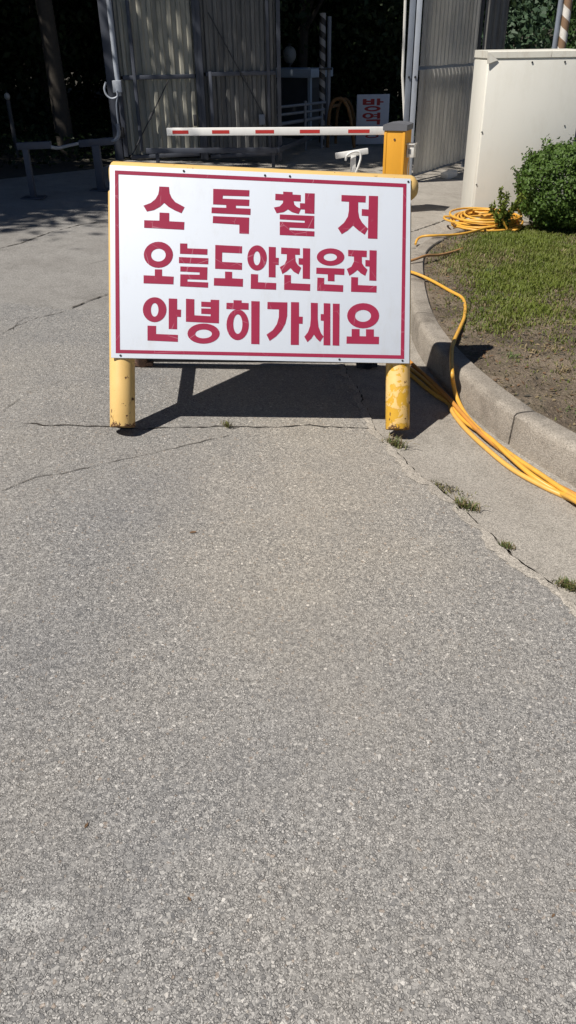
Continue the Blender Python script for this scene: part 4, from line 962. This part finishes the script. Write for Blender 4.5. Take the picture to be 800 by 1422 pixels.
def tree_meshes(seed, h, r, trunk_r, low, leaf=0.17, clumps=70, per=95):
    rs = np.random.default_rng(seed); rg = random.Random(seed)
    cz = (h+low)/2
    P, N, C = crown_points(rs, clumps, (r, r, (h-low)/2), (0,0,cz), per, 0.42)
    v, f = leaf_quads(P, N, leaf, rs)
    bm = bmesh.new()
    lean = Vector((rg.uniform(-0.25,0.25), rg.uniform(-0.25,0.25), 0))
    ax_ = [Vector((0,0,-0.3)), Vector((0,0,0.0)), lean*0.3+Vector((0,0,h*0.25)), lean*0.7+Vector((0,0,h*0.5)), lean+Vector((0,0,h*0.82))]
    add_tube(bm, spline(ax_, 4), trunk_r, 10, True, list(np.linspace(trunk_r*1.25, trunk_r*0.25, 17)))
    for k in range(11):
        tgt = Vector(C[rg.randrange(len(C))]); z = min(h*0.7, max(low*0.75, tgt.z-rg.uniform(0.6,1.8)))
        st = lean*(z/h)+Vector((0,0,z)); mid = st.lerp(tgt, 0.5)+Vector((0,0,rg.uniform(-0.1,0.3)))
        r0 = trunk_r*0.38
        add_tube(bm, spline([st,mid,tgt], 4), r0, 6, True, list(np.linspace(r0, r0*0.25, 9)))
    me = bpy.data.meshes.new('trunk'); bm.to_mesh(me); bm.free(); me.shade_smooth()
    me.materials.append(BARK)
    return me, (v, f)
def make_tree(name, seed, h, r, tr, low, leafm, leaf=0.17, clumps=70, per=95):
    me, (v, f) = tree_meshes(seed, h, r, tr, low, leaf, clumps, per)
    root = empty(name)
    tk = bpy.data.objects.new('trunk', me); col.objects.link(tk); tk.parent = root
    fast('crown', v, f, leafm, root)
    return root
def dup(root, loc, rz, s, label, group):
    c = root.copy(); col.objects.link(c); c.location = loc; c.rotation_euler = (0,0,rz); c.scale = (s,s,s)
    for ch in root.children:
        k = ch.copy(); col.objects.link(k); k.parent = c
    c['label'] = label; c['group'] = group
    return c
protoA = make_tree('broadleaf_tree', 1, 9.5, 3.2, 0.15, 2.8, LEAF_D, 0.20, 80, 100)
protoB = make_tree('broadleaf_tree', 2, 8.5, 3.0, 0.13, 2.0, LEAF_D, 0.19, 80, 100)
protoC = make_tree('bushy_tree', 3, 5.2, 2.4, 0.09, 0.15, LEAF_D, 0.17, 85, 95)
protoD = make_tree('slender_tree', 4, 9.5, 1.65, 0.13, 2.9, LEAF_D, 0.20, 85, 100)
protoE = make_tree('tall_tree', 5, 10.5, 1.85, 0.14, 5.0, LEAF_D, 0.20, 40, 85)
for q in (protoA, protoB, protoC, protoD, protoE): q['category'] = 'tree'
GRP = 'dark woodland trees behind the gate'
LA = 'dark broadleaf tree among the shaded woodland behind the gate'
LC = 'low leafy dark tree filling the shade beyond the gate opening'
spec = [  # proto, x, y, scale
 ('E',-3.27,12.95,1.0),('E',-4.55,11.35,1.22),('D',-7.85,6.5,1.0),('D',-8.9,5.7,1.05),('D',-7.5,9.1,0.74),('D',-1.63,14.5,0.86),('D',-6.5,8.15,0.85),('D',-9.4,10.35,1.0),('D',-6.4,12.6,1.0),('A',-5.2,15.2,1.05),('B',-2.2,16.0,1.05),('A',-8.6,13.2,1.1),('B',-11.5,10.8,1.1),('A',-11.6,15.0,1.1),
 ('B',-7.4,17.4,1.1),('A',-3.6,19.4,1.1),('B',0.4,19.6,1.1),('A',-9.8,19.6,1.1),('B',-6.0,21.8,1.1),('A',-1.2,23.2,1.15),('B',1.5,22.6,1.1),('B',-12.5,22.0,1.1),
 ('A',1.6,26.5,1.2),('A',-4.2,26.0,1.2),('B',-9.0,25.4,1.2),('B',-14.6,8.0,1.1),('A',-15.5,12.0,1.1),('B',-15.6,17.0,1.1),('A',-10.5,6.6,1.0),
 ('C',-6.2,14.0,0.75),('C',-4.3,16.2,0.8),('C',-8.8,15.4,0.9),('C',-3.0,20.6,0.95),('C',-0.2,21.8,0.9),('C',2.2,21.4,0.9),('C',2.9,22.6,0.95),('C',-6.4,18.6,0.95),('C',0.9,24.2,1.1),('C',-2.2,25.0,1.1),('C',-11.0,17.6,1.0),('C',3.2,25.6,1.2),('C',-5.2,23.6,1.1),('C',-7.4,12.0,0.6),('C',-1.9,18.4,0.8),('C',-13.0,24.0,1.3),('C',-10.0,23.0,1.3),('C',-7.5,24.5,1.3),('C',-9.2,21.2,1.1),('C',-5.0,19.8,1.1),('C',-7.0,27.5,1.3),('C',-4.0,29.0,1.3),('C',-1.0,28.5,1.3),('C',1.6,29.5,1.3),('C',4.0,29.0,1.3)]
used = {}
LD = 'slender dark tree in the shaded woodland to the left of the gate'
for i, (k, x, y, s) in enumerate(spec):
    pr = {'A':protoA,'B':protoB,'C':protoC,'D':protoD,'E':protoE}[k]
    lab = {'C':LC,'D':LD}.get(k, LA)
    if k == 'C': lab = LC if x > -2.5 else 'low leafy dark tree filling the shade left of the gate'
    if y < 12.7 and x < -4: lab = 'dark leafy tree standing left of the gate, its crown shading the pavement'
    if i == 0: lab = 'tree with bare straight trunk left of the gate, nearest of the dark wood'
    loc = (x, y, gz(x)-0.05)
    if k not in used:
        used[k] = 1; pr.location = loc; pr.rotation_euler = (0,0,rng.uniform(0,6)); pr.scale = (s,s,s)
        pr['label'] = lab; pr['group'] = GRP
    else: dup(pr, loc, rng.uniform(0,6.28), s, lab, GRP)
# sunlit tree close behind the cabinet at the right
tr = make_tree('broadleaf_tree', 8, 6.5, 2.3, 0.11, 0.7, LEAF_M, 0.15, 95, 110)
tr.location = (7.35,19.5,gz(7.35)); tr.scale = (0.75,0.75,1.0); tag(tr, 'bright green leafy tree behind the white and brown striped pole', 'tree')
# bank and low growth under the wood
rs = np.random.default_rng(21)
n = 16000
x = rs.uniform(-13,-2.4,n); y = rs.uniform(9.4,20,n)
keep = (y > np.interp(x, [-13,-8,-5.5,-3.45,-2.55,-2.3], [10.3,9.9,10.2,10.9,12.4,13.4])+0.25*np.sin(x*3)+0.2)
x, y = x[keep], y[keep]; P = np.stack([x, y, -SLOPE*np.clip(x,-8,8)+rs.uniform(-0.03,0.35,len(x))**1.0*np.clip((y-9.5)/4,0.3,1)],1)
v, f = leaf_quads(P, np.tile([0,0,1.0],(len(P),1)), 0.10, rs)
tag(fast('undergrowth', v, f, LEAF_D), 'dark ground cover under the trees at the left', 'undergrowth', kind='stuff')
n = 7000
x = rs.uniform(-0.8,6.0,n); y = rs.uniform(19.0,26,n)
P = np.stack([x, y, -SLOPE*np.clip(x,-8,8)+rs.uniform(-0.03,0.6,n)],1)
v, f = leaf_quads(P, np.tile([0,0,1.0],(len(P),1)), 0.13, rs)
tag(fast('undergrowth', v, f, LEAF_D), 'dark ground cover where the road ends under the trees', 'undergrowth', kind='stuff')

# wooded hill far behind
hx = np.linspace(-120,160,57); hy = np.linspace(46,190,37)
def hill_z(x, y): return -1.2 + 26*(1/(1+np.exp(-(y-88+0.10*x)/15))) + 1.6*np.sin(x*0.09+1)*np.cos(y*0.06)
vv, ff = [], []
for y in hy:
    for x in hx: vv.append((x, y, float(hill_z(x,y)) if y > 50 else -1.8))
for j in range(len(hy)-1):
    for i in range(len(hx)-1):
        a = j*len(hx)+i; ff.append((a,a+1,a+1+len(hx),a+len(hx)))
tag(fast('hill', vv, ff, FLOOR, smooth=True), kind='structure')
rs = np.random.default_rng(33); nc = 1150
cx = rs.uniform(-30,75,nc); cy = rs.uniform(50,112,nc); cz = hill_z(cx,cy)+rs.uniform(1.4,3.4,nc); rr_ = rs.uniform(1.5,3.0,nc)
per = 230
d = rs.normal(0,1,(nc,per,3)); d /= np.linalg.norm(d,axis=2)[:,:,None]
d[:,:,2] = np.abs(d[:,:,2])*1.0-0.15
P = np.stack([cx,cy,cz],1)[:,None,:] + d*rr_[:,None,None]*rs.uniform(0.75,1.08,(nc,per,1))
v, f = leaf_quads(P.reshape(-1,3), d.reshape(-1,3)+np.array([0,0,0.3]), 0.46, rs, 0.7)
tag(fast('wooded_hillside', v, f, LEAF_H), 'far hillside covered in green forest behind the right gate', 'forest', kind='stuff')

# clipped round shrub
sc_ = G(797,318,0.16)
sh = empty('clipped_shrub', (sc_.x+0.02, sc_.y+0.20, float(bed_z(np.array(sc_.x), np.array(sc_.y))))); tag(sh, 'dense round clipped shrub in front of the cream cabinet', 'shrub')
rs = np.random.default_rng(41)
n = 26000
d = rs.normal(0,1,(n,3)); d /= np.linalg.norm(d,axis=1)[:,None]
ex = 0.78
d = np.sign(d)*np.abs(d)**ex; d /= (np.abs(d)**2.6).sum(1)[:,None]**(1/2.6)
lump = 1 + 0.05*np.sin(d[:,0]*9+1)*np.cos(d[:,2]*8+2) + 0.04*np.sin(d[:,1]*13+d[:,2]*7)
rad = rs.uniform(0.72,1.0,n)**0.5*lump*(1+0.05*rs.normal(0,1,n)*(rs.uniform(0,1,n) > 0.9))
HB = 0.78
P = d*rad[:,None]*np.array([0.56,0.52,HB/2])+np.array([0,0,HB/2+0.03])
sp = rs.integers(0,n,420)            # sprigs poking out of the clipped outline
sd_ = P[sp][:,None,:] + (d[sp]*np.array([0.5,0.5,0.6])+np.array([0,0,0.35]))[:,None,:]*np.linspace(0.0,0.115,9)[None,:,None] + rs.normal(0,0.006,(420,9,3))
P2 = sd_.reshape(-1,3); N2 = np.repeat(d[sp],9,axis=0)
v, f = leaf_quads(np.concatenate([P,P2]), np.concatenate([d+np.array([0,0,0.3]),N2]), 0.036, rs, 0.6)
fast('foliage', v, f, LEAF_B, sh)
bm = bmesh.new()
for k in range(9):
    a = k*0.7; add_tube(bm, spline([(0.03*math.cos(a),0.03*math.sin(a),-0.02),(0.12*math.cos(a),0.12*math.sin(a),0.2),(0.33*math.cos(a),0.3*math.sin(a),0.25+0.05*(k % 4)),(0.42*math.cos(a),0.38*math.sin(a),0.4+0.05*(k % 4))], 4), 0.012, 6, True, list(np.linspace(0.014,0.004,13)))
finish(bm, 'stems', BARK, sh)

# sapling beside the coil
sg = G(697,314,0.15)
sa = empty('sapling', (sg.x, sg.y, float(bed_z(np.array(sg.x), np.array(sg.y))))); tag(sa, 'thin leafy sapling growing between the hose coil and the round shrub', 'plant')
bm = bmesh.new(); LP_, LN_ = [], []
rg = random.Random(12)
for k, (dx, dy, h) in enumerate(((-0.06,0.0,0.42),(0.02,0.03,0.36),(0.17,0.02,0.36),(0.09,-0.03,0.28),(-0.12,0.02,0.27),(-0.02,-0.05,0.30),(0.12,0.06,0.22),(-0.08,-0.04,0.18))):
    pts = spline([(rg.uniform(-0.01,0.01),0,-0.02),(dx*0.25,dy*0.3,h*0.4),(dx*0.7,dy,h*0.75),(dx,dy,h)], 6)
    add_tube(bm, pts, 0.004, 5, True, list(np.linspace(0.005,0.0015,len(pts))))
    for p_ in pts[4:]:
        for m_ in range(9):
            LP_.append(np.array(p_)+np.array([rg.uniform(-1,1),rg.uniform(-1,1),rg.uniform(-1,1)])*0.016); LN_.append([rg.uniform(-1,1),rg.uniform(-1,1),0.6])
finish(bm, 'stem', BARK, sa)
v, f = leaf_quads(np.array(LP_), np.array(LN_), 0.042, np.random.default_rng(5), 0.5)
fast('leaves', v, f, GR_A, sa)

# weeds in the joints
def weed(px, w, h, n, seed, label, dead=False):
    g = G(*px); root = empty('weed_tuft', (g.x, g.y, gz(g.x)-0.004)); tag(root, label, 'weed', 'weeds growing in the road cracks')
    r = np.random.default_rng(seed)
    x = r.normal(0,w*0.4,n); y = r.normal(0,w*0.22,n)-x*0.6; a = r.uniform(0,6.28,n); L = r.uniform(0.4,1.0,n)*h; wd = r.uniform(0.0012,0.0026,n); ln = r.uniform(0.3,1.5,n)
    dx, dy = np.cos(a), np.sin(a)
    z0 = np.zeros(n); q = []
    b1 = np.stack([x-dy*wd*1,y+dx*wd,z0],1); b2 = np.stack([x+dy*wd,y-dx*wd,z0],1)
    m1 = np.stack([x+dx*L*0.3*ln-dy*wd,y+dy*L*0.3*ln+dx*wd,L*0.55],1); m2 = np.stack([x+dx*L*0.3*ln+dy*wd,y+dy*L*0.3*ln-dx*wd,L*0.55],1)
    t = np.stack([x+dx*L*0.8*ln,y+dy*L*0.8*ln,L*(1.0-0.4*ln*0.7)],1)
    v = np.stack([b1,b2,m2,m1,t],1).reshape(-1,3); i = np.arange(n)*5
    f = np.concatenate([np.stack([i,i+1,i+2],1),np.stack([i,i+2,i+3],1),np.stack([i+3,i+2,i+4],1)])
    mi = r.integers(0,3,n) if not dead else r.integers(1,4,n)
    fast('blades', v, f, [LEAF_W, GR_B, GR_C, FLOOR], root, np.tile(mi,3))
weed((316,593), 0.035, 0.045, 60, 1, 'small dark weed in the crosswise crack below the middle of the sign', True)
weed((549,618), 0.06, 0.06, 130, 2, 'green weed tuft in the joint just below the right sign leg')
weed((612,677), 0.12, 0.014, 330, 3, 'flat withered brown weed in the joint between two green tufts', True)
weed((647,704), 0.055, 0.05, 150, 4, 'green weed tuft in the joint beside the withered brown weed')
weed((704,759), 0.03, 0.030, 80, 5, 'smallest green weed tuft in the joint at the right')
weed((790,816), 0.05, 0.05, 140, 6, 'green weed tuft in the joint at the right picture edge')
weed((580,412), 0.05, 0.05, 60, 7, 'short grass tuft leaning over the kerb top beside the sign edge')
# fallen leaves on the asphalt
def dead_leaf(px, s, rz, label):
    g = G(*px); bm = bmesh.new()
    pts = [(-1,0,0.1),(-0.5,0.32,0.25),(0.1,0.42,0.3),(0.6,0.25,0.22),(1.05,0,0.3),(0.6,-0.25,0.1),(0.1,-0.4,0.2),(-0.5,-0.3,0.12)]
    c = bm.verts.new((0,0,0.03*s)); vv = [bm.verts.new((x*s, y*s, (z+0.04)*s)) for x, y, z in pts]
    for i in range(8): bm.faces.new((c, vv[i], vv[(i+1) % 8]))
    o = finish(bm, 'fallen_leaf', LITTER); o.location = (g.x,g.y,gz(g.x)+0.001); o.rotation_euler = (0,0,rz)
    tag(o, label, 'leaf', 'fallen leaves on the asphalt')
dead_leaf((268,740), 0.014, 0.2, 'curled brown leaf alone on the asphalt below the left half of the sign')
dead_leaf((120,1147), 0.008, 1.2, 'tiny dark brown leaf scrap on the asphalt at the lower left')
dead_leaf((263,1249), 0.007, 2.2, 'tiny brown leaf scrap on the asphalt near the bottom')
dead_leaf((768,1272), 0.006, 0.7, 'tiny dark scrap on the asphalt at the lower right')
# loose grit and chips
rs = np.random.default_rng(77); n = 900
bm = bmesh.new()
P_, F_ = [], []
xg = rs.uniform(-1.4,1.1,n); yg = 0.7+rs.uniform(0,1,n)**1.4*3.6
keep = xg < np.interp(yg, [e[1] for e in edge][::-1], [e[0] for e in edge][::-1])-0.03
for x, y in zip(xg[keep], yg[keep]):
    s = rs.uniform(0.0018,0.0042); a = rs.uniform(0,6.28); k = len(P_)
    for (u, w, z) in ((1,0,0),(0,0.8,0),(-1,0,0),(0,-0.7,0),(0.1,0.1,1.0)):
        P_.append((x+s*(u*math.cos(a)-w*math.sin(a)), y+s*(u*math.sin(a)+w*math.cos(a)), gz(x)+0.0005+z*s))
    for t in range(4): F_.append((k+t, k+(t+1) % 4, k+4))
bm.free()
tag(fast('loose_grit', P_, F_, m_plain('grit', (0.36,0.33,0.29), 0.85, 0.45, 300)), 'loose chips of stone scattered over the asphalt', 'grit', kind='stuff')
